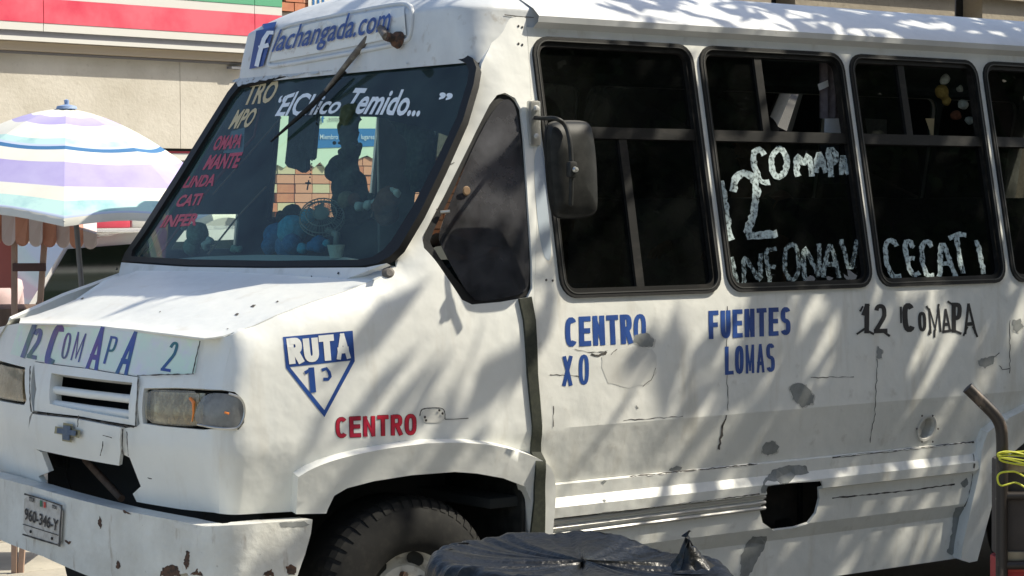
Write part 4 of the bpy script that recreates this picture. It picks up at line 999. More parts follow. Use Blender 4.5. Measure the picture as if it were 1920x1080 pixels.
def person(label, base, face, pose, shirt, trouser, hair=m_hair, group=None):
    # base = point under the pelvis; face = heading angle; pose 'sit' or 'stand'
    bx_, by_, bz_ = base; t = thing('person', label, 'person', base, group)
    fx, fy = math.cos(face), math.sin(face); rx, ry = fy, -fx
    def q(f, r, z): return (bx_+fx*f+rx*r, by_+fy*f+ry*r, bz_+z)
    if pose == 'sit': hip = .12; kn = (.42, .10, .14); an = (.48, .10, -.30); to = (.60, .10, -.34)
    else: hip = .95; kn = (.03, .10, .50); an = (0, .11, .07); to = (.15, .12, .03)
    sh = hip+.50
    J = [(q(0, 0, hip), .13, .85), (q(0, 0, hip+.18), .12, .8), (q(.01, 0, hip+.36), .14, .75), (q(0, 0, sh-.02), .08), (q(.01, 0, sh+.07), .052), (q(.03, 0, sh+.15), .075), (q(.03, 0, sh+.23), .085), (q(.02, 0, sh+.30), .06)]
    B = [(i, i+1) for i in range(7)]
    # legs
    for s in (-1, 1):
        k = len(J)
        J += [(q(.02, s*.09, hip-.02), .085), (q(kn[0], s*kn[1], kn[2]), .058), (q(an[0], s*an[1], an[2]), .040), (q(to[0], s*to[1], to[2]), .032)]
        B += [(0, k), (k, k+1), (k+1, k+2), (k+2, k+3)]
    for s in (-1, 1):
        k = len(J)
        if pose == 'sit': el = (.12, s*.24, sh-.28); wr = (.36, s*.17, sh-.22)
        else: el = (-.02, s*.25, sh-.30); wr = (.06, s*.25, sh-.54)
        J += [(q(0, s*.17, sh-.04), .058), (q(*el), .042), (q(*wr), .030), (q(wr[0]+.05, wr[1], wr[2]-.02), .034)]
        B += [(3, k), (k, k+1), (k+1, k+2), (k+2, k+3)]
        for fi in range(5):
            kk = len(J); off = (fi-2)*.017
            J += [(q(wr[0]+.09, wr[1]+off, wr[2]-.035), .0085), (q(wr[0]+.125-.01*abs(fi-1.5), wr[1]+off*1.15, wr[2]-.065), .0075)]
            B += [(k+3, kk), (kk, kk+1)]
    rig('body', J, B, m_skin, t)
    S_ = [(q(0, 0, hip+.02), .145, .85), (q(0, 0, hip+.18), .135, .82), (q(.01, 0, hip+.36), .155, .78), (q(0, 0, sh-.01), .10)]
    SB = [(0, 1), (1, 2), (2, 3)]
    for s in (-1, 1):
        k = len(S_); S_ += [(q(0, s*.17, sh-.045), .075), (q((el[0])*.7, s*.235, sh-.22), .060)]; SB += [(3, k), (k, k+1)]
    rig('shirt', S_, SB, shirt, t)
    T_ = [(q(0, 0, hip), .148, .87)]; TB = []
    for s in (-1, 1):
        k = len(T_); T_ += [(q(.03, s*.09, hip-.02), .10), (q(kn[0], s*kn[1], kn[2]), .072), (q(an[0], s*an[1], an[2]+.05), .056)]; TB += [(0, k), (k, k+1), (k+1, k+2)]
    rig('trousers', T_, TB, trouser, t)
    hb = blob('hair', [(q(.0, 0, sh+.26), (.095, .09, .09))], hair, t)
    fb = blob('face', [(q(.115, -.032, sh+.215), .011), (q(.115, .032, sh+.215), .011), (q(.125, 0, sh+.185), (.016, .012, .022)), (q(.112, 0, sh+.15), (.01, .026, .006)), (q(.03, -.09, sh+.20), (.016, .01, .026)), (q(.03, .09, sh+.20), (.016, .01, .026))], m_skin, t)
    return t
person('driver in faded blue jeans and maroon shirt behind the first side window', (2.62, .50, 1.30), math.pi, 'sit', m_shr, m_jean)
person('dark-haired passenger seated by the curtain in the second side window', (3.95, .62, 1.26), math.pi, 'sit', m_shd, m_trd)
person('person in pale pink shirt at the left edge beside the awning stall', tuple(P(-14, 560, D=12.3).xy)+(0.,), rad(-60), 'stand', m_shp, m_trd)
box('driver_seat_riser', (2.66, .5, 1.24), .4, .45, .3, m_seat, bus)

# ------------------------------------------------------------------ things on the dashboard and hanging in the cab
def fabric(name, c): return M(name, c, .95, var=[(60, tuple(min(1, v*1.5+.01) for v in c), .4, .7)], bump=(150, .002))
fb_blue = fabric('plush_blue', (.02, .16, .34)); fb_teal = fabric('plush_teal', (.05, .38, .55)); fb_brn = fabric('plush_brown', (.16, .06, .03)); fb_dk = fabric('plush_dark', (.03, .035, .025)); fb_wh = fabric('plush_white', (.50, .56, .52)); fb_grn = fabric('plush_green', (.22, .34, .26)); fb_tan = fabric('plush_tan', (.24, .20, .12))
def pb(lst, X): return [(tuple(P(x, y, X=X+dx)), r) for (x, y, r, dx) in lst]
def toy(label, parts, X, cat='plush toy'):
    (x0, y0, r0, d0) = parts[0][2][0]; c = P(x0, y0, X=X)
    t = thing('plush_toy', label, cat, (c.x, c.y, 1.575))
    for nm, mt, l in parts: blob(nm, pb(l, X), mt, t, fuzz=.010, merge=.007)
    return t
toy('large blue plush toy with teal belly slumped on the dashboard left of the fan', [('body', fb_blue, [(520, 445, .060, .05), (540, 462, .055, 0), (505, 462, .035, 0)]), ('belly', fb_teal, [(548, 432, .062, -.01)]), ('head', fb_teal, [(577, 405, .034, .03)]), ('paw', fb_blue, [(548, 458, .042, -.06)]), ('paw', fb_teal, [(567, 466, .024, -.08)])], 1.80)
toy('small blue plush lying flat in front of the fan', [('body', fb_blue, [(598, 458, .036, 0), (585, 462, .025, 0)]), ('head', fb_teal, [(612, 456, .018, -.02)])], 1.72)
toy('fuzzy dark plush standing tall behind the fan', [('body', fb_dk, [(655, 350, .075, .1), (660, 385, .085, .1), (640, 315, .058, .1)]), ('head', fb_dk, [(628, 322, .045, .1)]), ('nose', fb_tan, [(650, 375, .038, -.02)])], 1.90)
toy('brown plush dog with white eyes beside the windshield pillar', [('head', fb_brn, [(728, 372, .048, 0), (715, 385, .04, 0)]), ('body', fb_brn, [(725, 400, .05, .05)]), ('eye', fb_wh, [(736, 357, .014, -.03), ]), ('eye', fb_wh, [(745, 362, .018, -.02)])], 1.88)
toy('white and brown plush stretched between fan and brown plush dog', [('body', fb_wh, [(690, 384, .022, 0), (674, 388, .024, 0), (704, 380, .02, 0)]), ('head', fb_brn, [(665, 374, .028, 0)]), ('ear', fb_dk, [(697, 370, .02, .02)])], 1.86)
toy('pale green plush with big round head at the left of the dashboard', [('head', fb_grn, [(370, 438, .05, 0)]), ('body', fb_grn, [(360, 462, .04, 0)]), ('ear', fb_wh, [(345, 425, .02, 0)])], 1.78)
toy('small grey-white plush ball on the dashboard near the green plush', [('body', fb_wh, [(393, 452, .020, 0), (386, 462, .022, 0)])], 1.74)
toy('small pale plush at the middle of the dashboard edge', [('body', fb_grn, [(440, 466, .020, 0), (448, 468, .018, 0)])], 1.70)
toy('dark brown plush resting behind the large blue plush', [('body', fb_dk, [(548, 402, .045, .1), (528, 408, .03, .1)])], 1.92)
def toyY(label, parts, Y):
    t = thing('plush_toy', label, 'plush toy', tuple(P(parts[0][2][0][0], parts[0][2][0][1], Y=Y)))
    for nm, mt, l in parts: blob(nm, [(tuple(P(x, y, Y=Y+dx)), r*.75) for (x, y, r, dx) in l], mt, t, fuzz=.010, merge=.007)
# tissue cup
c = P(630, 470, X=1.68)
t = thing('paper_cup', 'crumpled white paper cup at the near end of the dashboard', 'cup', tuple(c))
ct = lathe('cup', [(.022, -.028), (.034, .022), (.030, .022), (.02, -.02)], c, (0, 0, 1), M('cup_white', (.62, .70, .62), .7, bump=(30, .01)), t, n=18)
# fan
c = P(604, 410, X=1.80)
t = thing('desk_fan', 'small grey caged fan tilted on the dashboard', 'fan', tuple(c))
ax = Vector((-.50, -.62, .62)).normalized(); a_ = ax.orthogonal().normalized(); b_ = ax.cross(a_); m_fan = M('fan_grey', (.34, .36, .30), .4)
cg = None
for r_, h_ in ((.088, 0), (.085, .02), (.06, .032), (.03, .036)):
    o = tube('cage_ring', [c+ax*h_+(a_*math.cos(k*.2618)+b_*math.sin(k*.2618))*r_ for k in range(25)], .0025, m_fan, t, n=5, cap=False)
sp = []
for k in range(40):
    an = k*math.pi/20; d_ = a_*math.cos(an)+b_*math.sin(an)
    tube('cage_wire', [c+ax*.036+d_*.028, c+ax*.032+d_*.06, c+ax*.02+d_*.085, c+d_*.088, c-ax*.03+d_*.07], .0011, m_fan, t, n=4, cap=False)
lathe('fan_hub', [(.0, .040), (.027, .038), (.028, .03)], c, ax, m_fan, t, n=20)
lathe('fan_motor', [(.03, -.01), (.04, -.05), (.03, -.09), (.0, -.095)], c, ax, M('fan_motor', (.12, .13, .11), .5), t, n=20)
for k in range(3):
    an = k*2.09; d_ = a_*math.cos(an)+b_*math.sin(an); e_ = a_*math.cos(an+.6)+b_*math.sin(an+.6)
    mesh_obj('fan_blade', [c+d_*.02, c+d_*.075+ax*.01, c+e_*.075-ax*.008, c+e_*.02], [(0, 1, 2, 3)], M('fan_blade', (.2, .22, .2), .4), t, False)
tube('fan_stem', [c-ax*.06, P(632, 440, X=1.80), P(630, 462, X=1.80)], .014, m_fan, t)
# hanging cloth, garland, rosary
def hang(name, label, cat, poly, X, mat, th=.02):
    V = [P(x, y, X=X) for x, y in poly]; n = len(V)
    V2 = V+[v+Vector((th, 0, 0)) for v in V]
    Fs = [tuple(range(n)), tuple(range(n, 2*n))[::-1]]+[(i, i+n, (i+1) % n+n, (i+1) % n) for i in range(n)]
    return tag(mesh_obj(name, V2, Fs, mat, None, False), label, cat)
hang('hanging_cloth', 'dark cloth doll hanging from the windshield top behind the wiper', 'hanging doll', [(542, 205), (594, 205), (590, 250), (586, 296), (582, 300), (574, 296), (574, 318), (566, 324), (556, 318), (540, 314), (534, 306), (538, 270)], 1.98, fb_dk)
g = thing('hanging_garland', 'fuzzy dark green garland hanging in the middle of the windshield', 'garland', tuple(P(655, 205, X=1.96)))
blob('strand', pb([(655+3*math.sin(i), 208+i*9, .028+.006*(i % 3), 0) for i in range(15)], 1.96), fabric('garland', (.03, .045, .02)), g, fuzz=.03, merge=.006)
blob('figurine', pb([(627, 268, .010, 0), (636, 268, .008, 0), (640, 285, .016, 0), (646, 270, .01, 0), (655, 268, .008, 0), (675, 272, .012, 0), (663, 270, .009, 0), (668, 271, .008, 0)], 1.94), fb_dk, g, merge=.004)
rz = thing('rosary', 'thin beaded rosary hanging beside the dark cloth doll', 'rosary', tuple(P(598, 200, X=1.93)))
o = blob('bead', pb([(597-i*.75, 200+i*6.3, .0032, 0) for i in range(22)], 1.93), m_rub, rz); o['kind'] = 'stuff'
tube('cross', [P(579, 338, X=1.93), P(576, 356, X=1.93)], .003, m_rub, rz); tube('cross', [P(573, 343, X=1.93), P(582, 343, X=1.93)], .003, m_rub, rz)
g = thing('hanging_plant', 'leafy dark green hanging streamer near the driver side of the windshield', 'streamer', tuple(P(770, 210, X=2.05)))
blob('strand', pb([(750+i*5.5, 215+i*8, .035, 0) for i in range(9)]+[(790, 250+i*12, .05, 0) for i in range(8)], 2.06), fabric('streamer_green', (.025, .04, .02)), g, fuzz=.04, merge=.007)
# toys hanging in the third side window
toyY('white and yellow plush toys dangling in the third side window', [('body', fabric('plush_yellow', (.28, .20, .05)), [(1766, 172, .045, 0), (1775, 190, .03, 0)]), ('cap', fb_wh, [(1772, 150, .035, 0)]), ('body', fb_wh, [(1806, 196, .035, 0), (1800, 166, .025, .05), (1818, 226, .03, 0)]), ('shoe', fb_brn, [(1792, 216, .035, 0)])], .42)

# ------------------------------------------------------------------ ground
m_gr = M('asphalt', (.075, .072, .065), .9, var=[(.8, (.10, .095, .085), .4, .7), (40, (.14, .135, .12), .55, .8)], bump=(60, .004))
g = mesh_obj('ground', [(-400, -400, 0), (400, -400, 0), (400, 400, 0), (-400, 400, 0)], [(0, 1, 2, 3)], m_gr, None, False); g['kind'] = 'structure'
m_pv = M('concrete_pavement', (.45, .42, .35), .85, var=[(1.5, (.29, .27, .23), .4, .7), (30, (.22, .2, .17), .6, .8)], bump=(40, .003))
pv = mesh_obj('pavement', [(-30, 2.7, .004), (60, 2.7, .004), (60, 60, .004), (-30, 60, .004)], [(0, 1, 2, 3)], M('pavement_joint', (.10, .095, .085), .9), None, False); pv['kind'] = 'structure'
sb = bpy.data.meshes.new('slab'); 
for i in range(9):
    for j in range(9):
        x0 = -.6+i*1.02; y0 = 2.72+j*1.02
        o = box('slab', (x0+.5, y0+.5, .012+random.uniform(-.003, .004)), 1.0, 1.0, .03, m_pv, None, bev=.006); o.parent = pv
cr_ = mesh_obj('pavement', [(-30, -14, .006), (1.1, -14, .006), (1.1, 2.69, .006), (-30, 2.69, .006)], [(0, 1, 2, 3)], M('concrete_road', (.40, .385, .33), .9, var=[(.8, (.33, .31, .27), .4, .7), (40, (.22, .2, .18), .6, .8)]), None, False); cr_['kind'] = 'structure'  # pale road sheet added out of view to bounce sun onto the nose
# one wide sheet where slabs can no longer be told apart
wd = mesh_obj('pavement', [(-30, 11.9, .03), (60, 11.9, .03), (60, 60, .03), (-30, 60, .03)], [(0, 1, 2, 3)], m_pv, None, False); wd['kind'] = 'structure'

# ------------------------------------------------------------------ store behind
dirS = ray(5350, 388); dirS.z = 0; dirS.normalize(); nS = Vector((dirS.y, -dirS.x, 0))
if nS.dot(CAM-P(240, 50, D=20)) < 0: nS = -nS
B0 = P(240, 50, D=20)
def Q(px, py, back=0.):
    d = ray(px, py); o = B0-nS*back
    t = (o-CAM).dot(nS)/d.dot(nS); return CAM+d*t
store = thing('store_building', 'beige store with red, green and white striped fascia and painted brick front', 'building', (B0.x, B0.y, 0))
m_beige = M('beige_render', (.66, .62, .54), .9, var=[(1.2, (.50, .46, .38), .4, .7), (25, (.46, .42, .35), .6, .85)], bump=(30, .004))
m_fred = M('fascia_red', (.84, .15, .20), .5, var=[(2, (.70, .04, .09), .4, .7)]); m_fgrn = M('fascia_green', (.12, .42, .24), .5); m_fwh = M('fascia_white', (.72, .71, .66), .5); m_fgy = M('fascia_metal', (.22, .22, .24), .5); m_sof = M('soffit', (.50, .42, .32), .85)
def sbox(name, x0, x1, z0, z1, back, th, mat, par_=store):
    # x0,x1: distances along dirS from B0
    V = []
    for b in (back, back+th):
        for (s_, z) in ((x0, z0), (x1, z0), (x1, z1), (x0, z1)):
            p = B0+dirS*s_-nS*b; V.append((p.x, p.y, z))
    Fs = [(0, 1, 2, 3), (7, 6, 5, 4), (0, 4, 5, 1), (1, 5, 6, 2), (2, 6, 7, 3), (3, 7, 4, 0)]
    return mesh_obj(name, V, Fs, mat, par_, False)
def along(px, py, back=0): return (Q(px, py, back)-B0).dot(dirS)
zs = lambda py, back=0, px=240: Q(px, py, back).z
xL, xa, xb, xE = -12, along(82, 50), along(478, 50), along(529, 10)
for (a, b) in ((xL, xa-.004), (xa+.004, xb-.004), (xb+.004, xE)):
    sbox('fascia_stripe', a, b, zs(53), zs(9), 0, .06, m_fred)
    sbox('fascia_stripe', a, b, zs(9)+.002, zs(-8), .004, .06, m_fwh)
    sbox('fascia_stripe', a, b, zs(-8)+.002, zs(-50), 0, .06, m_fgrn)
    sbox('fascia_stripe', a, b, zs(68), zs(53)-.002, .004, .06, m_fwh)
sbox('fascia_trim', xL, xE, zs(79), zs(68)-.002, .03, .1, m_fgy)
sbox('fascia_trim', xL, xE, zs(87), zs(79)-.002, -.01, .14, m_fwh)
sbox('soffit', xL, xE, zs(104), zs(87)-.004, .05, .06, m_sof)
sbox('soffit', xL, xE, zs(109), zs(104)-.004, .10, .05, m_fgy)
DB = .14
xw = along(500, 200, DB)
sbox('wall', xL, along(338, 200, DB)-.003, zs(278, DB, 320), zs(80), DB, .3, m_beige)
for a, b in ((338, 500),): sbox('wall', along(a, 200, DB)+.003, along(b, 200, DB), zs(278, DB, 320), zs(80), DB, .3, m_beige)
sbox('wall', xL, xw, 0, zs(292, DB, 320), DB+.2, .3, M('store_lower', (.45, .44, .42), .8))
sbox('wall_band', xL, xw, zs(283, DB, 320)+.002, zs(278, DB, 320)-.002, DB+.02, .1, m_dark)
sbox('wall_band', xL, xw, zs(287, DB, 320), zs(283, DB, 320), DB+.04, .1, m_fred)
sbox('wall_band', xL, xw, zs(300, DB, 320), zs(287, DB, 320)-.002, DB+.03, .1, m_fwh)
sbox('lamp_bracket', along(425, 126, DB), along(446, 126, DB), zs(130, DB, 435), zs(125, DB, 435), DB-.08, .08, m_fgy)
# brick front to the right
xR = along(1500, 300, DB)
m_mort = M('mortar', (.13, .12, .09), .9)
sbox('mortar_wall', xw+.01, xR, 0, zs(292, DB, 600)+.01, DB+.04, .3, m_mort); sbox('wall', xw+.01, xR, zs(292, DB, 600)+.012, 5.2, DB+.045, .3, m_beige)
sbox('mortar_wall', xE+.03, xE+2.3, zs(22, DB, 560)-.01, zs(22, DB, 560)+.28, DB+.03, .01, m_mort)
m_b1 = M('brick_orange', (.58, .24, .13), .85, var=[(6, (.48, .17, .10), .4, .7)]); m_b2 = M('brick_cream', (.60, .52, .34), .85); m_b3 = M('brick_salmon', (.62, .30, .19), .85)
bw, bh = .205, .082
zt = zs(292, DB, 600); x0 = along(500, 300, DB); nb = 0
bmesh_cache = {}
def brick(s0, z0, wd_, hh, mat):
    key = (round(wd_, 3), round(hh, 3), mat.name)
    if key not in bmesh_cache:
        o = sbox('brick', 0, wd_, 0, hh, 0, .06, mat, None); bmesh_cache[key] = o.data
        V0 = o.data; V0.transform(Matrix.Translation((-B0.x, -B0.y, 0))); o2 = o
    else: o2 = bpy.data.objects.new('brick', bmesh_cache[key]); COL.objects.link(o2)
    p = dirS*s0-nS*(DB+.0+random.uniform(-.006, .006)); o2.parent = store; o2.location = (p.x, p.y, z0)
    return o2
rows = 13
for r_ in range(rows):
    z0 = zt-(r_+1)*(bh+.008); off_ = 0 if r_ % 2 else bw/2
    for c_ in range(17):
        s0 = x0+.02+off_+c_*(bw+.008)-bw/2*(r_ % 2)
        px_vis = True
        brick(s0, z0, bw, bh, random.choice([m_b1, m_b3, m_b3, m_b3, m_b2]))
for r_ in range(3):
    for c_ in range(10):
        brick(xE+.05+c_*(bw+.008)+(bw/2 if r_ % 2 else 0), zs(22, DB, 560)+r_*(bh+.008), bw, bh, random.choice([m_b1, m_b3]))
sbox('wall', xw+.01, xR, .0, zt-rows*(bh+.008)-.01, DB-.01, .04, M('painted_base', (.42, .42, .38), .8))
# poster with torn lower edge
pz = zs(200, DB, 600); plo = zs(292, DB, 600)
pts = [(along(470, 205, DB), pz), (along(760, 205, DB), pz)]
n = 26; xa_, xb_ = along(760, 205, DB), along(470, 205, DB)
for i in range(n+1): pts.append((xa_+(xb_-xa_)*i/n, plo+random.uniform(-.05, .03)+(.0 if i < 14 else -.09)))
V = [];
for bck in (DB-.02, DB): V += [tuple((B0+dirS*a-nS*bck).xy)+(z,) for a, z in pts]
k = len(pts)
m_pst = M('poster_pale', (.60, .74, .60), .7, var=[(3, (.52, .70, .58), .4, .7)])
pst = tag(mesh_obj('poster', V, [tuple(range(k)), tuple(range(k, 2*k))[::-1]]+[(i, i+k, (i+1) % k+k, (i+1) % k) for i in range(k)], m_pst, None, False), 'torn pale poster with a blue text band pasted over the brick wall', 'poster')
def pq(px, py, back=DB-.024): return Q(px, py, back)
m_pb = M('poster_blue', (.02, .16, .42), .6)
for a, b in (((592, 241), (708, 278)),):
    V = [pq(a[0], a[1]), pq(b[0], a[1]), pq(b[0], b[1]-4), pq(a[0], b[1])]; par_ = mesh_obj('band', V, [(0, 1, 2, 3)], m_pb, None, False); par_.parent = pst
o = text_plane('lettering', 'Miembro que te da  lugares', pq(600, 252, DB-.03), pq(702, 252, DB-.03), pq(600, 264, DB-.03), M('poster_ink', (.5, .6, .7), .6), None); o.parent = pst
o = text_plane('lettering', 'f', pq(602, 216, DB-.03), pq(610, 216, DB-.03), pq(602, 230, DB-.03), m_pb, None); o.parent = pst
o = text_plane('lettering', 'somos face', pq(616, 218, DB-.03), pq(660, 218, DB-.03), pq(616, 226, DB-.03), m_fgy, None); o.parent = pst
tb = thing('poster', 'small white poster with blue stripes high on the brick wall', 'poster', tuple(Q(600, 5, DB)))
mesh_obj('sheet', [Q(578, -20, DB-.02), Q(640, -20, DB-.02), Q(640, 18, DB-.02), Q(578, 12, DB-.02)], [(0, 1, 2, 3)], m_fwh, tb, False)
for k in range(3): mesh_obj('stripe', [Q(586+k*9, -20, DB-.025), Q(590+k*9, -20, DB-.025), Q(590+k*9, 10, DB-.025), Q(586+k*9, 10, DB-.025)], [(0, 1, 2, 3)], m_pb, tb, False)
# concrete building upper right
cb = thing('concrete_building', 'weathered beige concrete building with tall dark windows behind the bus roof', 'building', tuple(P(1600, 300, D=26).xy)+(0,))
m_con = M('weathered_concrete', (.38, .33, .25), .9, var=[(1.3, (.30, .26, .20), .4, .7), (20, (.22, .19, .15), .58, .8)], bump=(20, .006)); m_win = M('dark_window', (.02, .022, .025), .15)
pA = P(1320, 60, D=24); dC = ray(6400, 369); dC.z = 0; dC.normalize(); nC = Vector((dC.y, -dC.x, 0)); 
if nC.dot(CAM-pA) < 0: nC = -nC
def QC(px, py, back=0):
    d = ray(px, py); t = (pA-nC*back-CAM).dot(nC)/d.dot(nC); return CAM+d*t
def cbox(name, x0, x1, z0, z1, back, th, mat):
    V = [tuple((pA+dC*s_-nC*b).xy)+(z,) for b in (back, back+th) for (s_, z) in ((x0, z0), (x1, z0), (x1, z1), (x0, z1))]
    return mesh_obj(name, V, [(0, 1, 2, 3), (7, 6, 5, 4), (0, 4, 5, 1), (1, 5, 6, 2), (2, 6, 7, 3), (3, 7, 4, 0)], mat, cb, False)
ac = lambda px: (QC(px, 20)-pA).dot(dC)
spans = [(-.2, ac(1446)), (ac(1491), ac(1790)), (ac(1842), ac(2300))]
for a, b in spans: cbox('wall', a, b, 0, 7.5, 0, .4, m_con)
cbox('wall', ac(1446), ac(1491), 0, QC(1460, 7).z, .02, .4, m_con); cbox('wall', ac(1790), ac(1842), 0, QC(1800, 60).z, .02, .4, m_con)
cbox('wall', ac(1446), ac(1491), 6.5, 7.5, .02, .4, m_con); cbox('wall', ac(1790), ac(1842), 6.5, 7.5, .02, .4, m_con)
cbox('window', ac(1446), ac(1491), 1, 6.5, .3, .03, m_win); cbox('window', ac(1790), ac(1842), 1, 6.5, .3, .03, m_win)
cbox('window_frame', ac(1818), ac(1824), 1, 6.5, .26, .04, m_fgy)
cbox('ledge', -.2, ac(2300), QC(1500, -30).z, QC(1500, -42).z, -.08, .1, m_con)

# ------------------------------------------------------------------ parked car behind the stall
YC = 5.3
px2 = lambda x, y: P(x, y, Y=YC)
cx0 = px2(14, 560).x; 
car = thing('parked_car', 'white parked car with dark windows and red roof light behind the striped stall', 'car', (cx0+2.2, YC+.9, 0))
m_car = M('car_white', (.74, .74, .73), .25, coat=.6); m_cg = M('car_glass', (.012, .018, .014), .04, spec=.7)
zr = px2(200, 447).z; zb = px2(120, 590).z
prof = [(0, .45), (.02, .95), (.10, zb+.02), (.42, zr-.03), (.8, zr+.03), (2.2, zr+.06), (3.0, zr), (3.5, zb+.1), (4.4, zb-.12), (4.6, .8), (4.62, .4), (4.1, .3), (.5, .3)]
V = []; n = len(prof)
for yy, ins in ((0, 0), (.04, -.02), (1.76, -.02), (1.8, 0)):
    for (a, z) in prof: V.append((cx0+a, YC+yy+(.10 if z > zb+.05 and yy < .5 else (-.10 if z > zb+.05 else 0)), z))
Fs = [tuple(range(n))]+[(j*n+i, (j+1)*n+i, (j+1)*n+(i+1) % n, j*n+(i+1) % n) for j in range(3) for i in range(n)]+[tuple(3*n+i for i in range(n))[::-1]]
b_ = mesh_obj('body', V, [f[::-1] for f in Fs], m_car, car, True, 25)
def cw(pl, nm='window', mat=m_cg, y=YC+.02):
    V = [(cx0+a, y+.075*((z-zb)/(zr-zb)), z) for a, z in pl]; return mesh_obj(nm, V, [tuple(range(len(V)))], mat, car, False)
cw([(.14, zb), (.42, zr-.06), (.95, zr-.03), (.95, zb)]); cw([(1.02, zb), (1.02, zr-.03), (1.95, zr-.01), (1.95, zb)]); cw([(2.02, zb), (2.02, zr-.01), (2.75, zr-.05), (3.3, zb)])
for a in (.98, 1.985): box('pillar', (cx0+a, YC+.04, (zb+zr)/2), .05, .03, zr-zb, m_rub, car)
for a in (.9, 3.7):
    lathe('wheel', [(.0, .02), (.18, .03), (.2, .05), (.30, .06), (.33, .03), (.33, -.15), (.0, -.15)], (cx0+a, YC-.0, .33), (0, -1, 0), m_tyre, car, n=32)
    lathe('hubcap', [(.0, .05), (.12, .045), (.19, .03)], (cx0+a, YC-.01, .33), (0, -1, 0), m_silver, car, n=24)
box('bumper', (cx0, YC+.9, .5), .12, 1.7, .22, m_car, car); box('door_handle', (cx0+1.2, YC-.01, .98), .12, .03, .025, m_chrome, car)
rl = px2(200, 438); box('roof_light', (rl.x, rl.y+.3, zr+.11), .26, .7, .10, m_fred, car); box('roof_light', (rl.x+.22, rl.y+.3, zr+.10), .16, .7, .08, m_fwh, car)
box('sun_strip', (cx0+1.5, YC-.01, zb-.14), 2.6, .01, .16, M('car_panel', (.45, .50, .45), .3), car)  # pale grey-green strip along the car side

# ------------------------------------------------------------------ stall with scalloped awning
DS = 11.0
st = thing('market_stall', 'stall with scalloped pink and white striped awning under the beach umbrella', 'stall', tuple(P(80, 560, D=DS).xy)+(0,))
rgt = R3 @ Vector((1, 0, 0)); rgt.z = 0; rgt.normalize(); fwd = Vector((-rgt.y, rgt.x, 0))
O0 = P(80, 560, D=DS)
def SP(px, py, back=0.):
    d = ray(px, py); o = O0+fwd*back; t = (o-CAM).dot(fwd)/d.dot(fwd); return CAM+d*t
mats = [M('awning_pink', (.62, .30, .20), .9, var=[(6, (.52, .24, .17), .4, .7)]), M('awning_pale', (.62, .52, .50), .9)]
m_pale = mats[1]
for k in range(9):
    x0_ = -48+k*25.5; x1_ = x0_+25.5; 
    f = lambda x: (x+48)/230
    yt0 = 372+f(x0_)*68; yt1 = 372+f(x1_)*68
    yb0 = 443+f(x0_)*10; yb1 = 443+f(x1_)*10
    lp = [(x0_, yt0), (x1_, yt1), (x1_, yb1)]
    for j in range(1, 8):
        a = math.pi*j/8; lp.append((x1_-(x1_-x0_)*(1-math.cos(a))/2, yb1+(yb0-yb1)*j/8+15*math.sin(a)))
    lp.append((x0_, yb0))
    wv = .03*math.sin(k*1.3)
    V = [SP(x, y, wv+.02*math.sin(x*.12)) for x, y in lp]; nn = len(V)
    V = V+[v+fwd*.012 for v in V]
    mesh_obj('scallop', V, [tuple(range(nn))[::-1], tuple(range(nn, 2*nn))]+[(i, (i+1) % nn, (i+1) % nn+nn, i+nn) for i in range(nn)], mats[(k+1) % 2], st, False)
    V = [SP(x0_, yt0, wv), SP(x1_, yt1, wv), SP(x1_, yt1-30, 1.2), SP(x0_, yt0-30, 1.2)]
    mesh_obj('awning_stripe', V, [(0, 1, 2, 3)], mats[(k+1) % 2], st, False)
m_post = M('stall_post', (.42, .29, .22), .8, var=[(8, (.34, .22, .17), .4, .7)])
def post(x0_, y0_, x1_, y1_, r_, mt, bk=0.05, nm='post'):
    a = SP(x0_, y0_, bk); b = SP(x1_, y1_, bk); g = a+(b-a)*((a.z)/(a.z-b.z)) if abs(a.z-b.z) > .3 else b
    c = (a+g)/2; L = (g-a).length; q_ = (g-a).to_track_quat('Z', 'Y').to_matrix()
    return box(nm, c, r_*2, r_*2, L, mt, st, rot=q_, bev=.004)
post(27, 445, 27, 640, .014, m_post); post(84, 445, 70, 640, .014, m_post, .06)
post(-160, 445, -160, 640, .014, m_post, 1.1)
a = SP(24, 503, .02); b = SP(86, 499, .02); box('crossbar', (a+b)/2, (b-a).length, .02, .04, M('crossbar', (.09, .045, .04), .7), st, rot=Matrix((rgt, fwd, (0, 0, 1))).transposed(), bev=.003)
a = SP(-60, 462, .3); b = SP(24, 462, .3); box('sign_board', (a+b)/2+Vector((0, 0, -.08)), (b-a).length, .02, .26, M('stall_red_board', (.45, .14, .12), .7), st, rot=Matrix((rgt, fwd, (0, 0, 1))).transposed(), bev=.003)
a = SP(165, 452, .5); box('counter', SP(60, 720, .5), .9, .6, .8, m_wood, st, rot=Matrix((rgt, fwd, (0, 0, 1))).transposed())

# ------------------------------------------------------------------ striped umbrella
DU = 10.4; UA = P(125, 204, D=DU)
um = thing('beach_umbrella', 'large purple, white and teal striped umbrella over the stall', 'umbrella', (UA.x, UA.y, 0))
Ru = .806; Hu = .45; ths = [rad(-80+45*k) for k in range(8)]
m_pu = M('canopy_purple', (.47, .43, .68), .85, var=[(3, (.36, .31, .60), .4, .7)]); m_cw = M('canopy_white', (.76, .74, .66), .85, var=[(4, (.64, .62, .55), .45, .75)]); m_te = M('canopy_teal', (.48, .70, .67), .85, var=[(8, (.30, .52, .55), .5, .7)]); m_bl = M('canopy_blue', (.05, .17, .36), .85); m_lb = M('canopy_pale_blue', (.50, .58, .74), .85)
stops = [(0, m_cw), (.20, m_pu), (.31, m_cw), (.46, m_te), (.51, m_lb), (.53, m_bl), (.56, m_cw), (.655, m_pu), (.82, m_cw), (.905, m_te), (.985, m_lb), (1.0, None)]
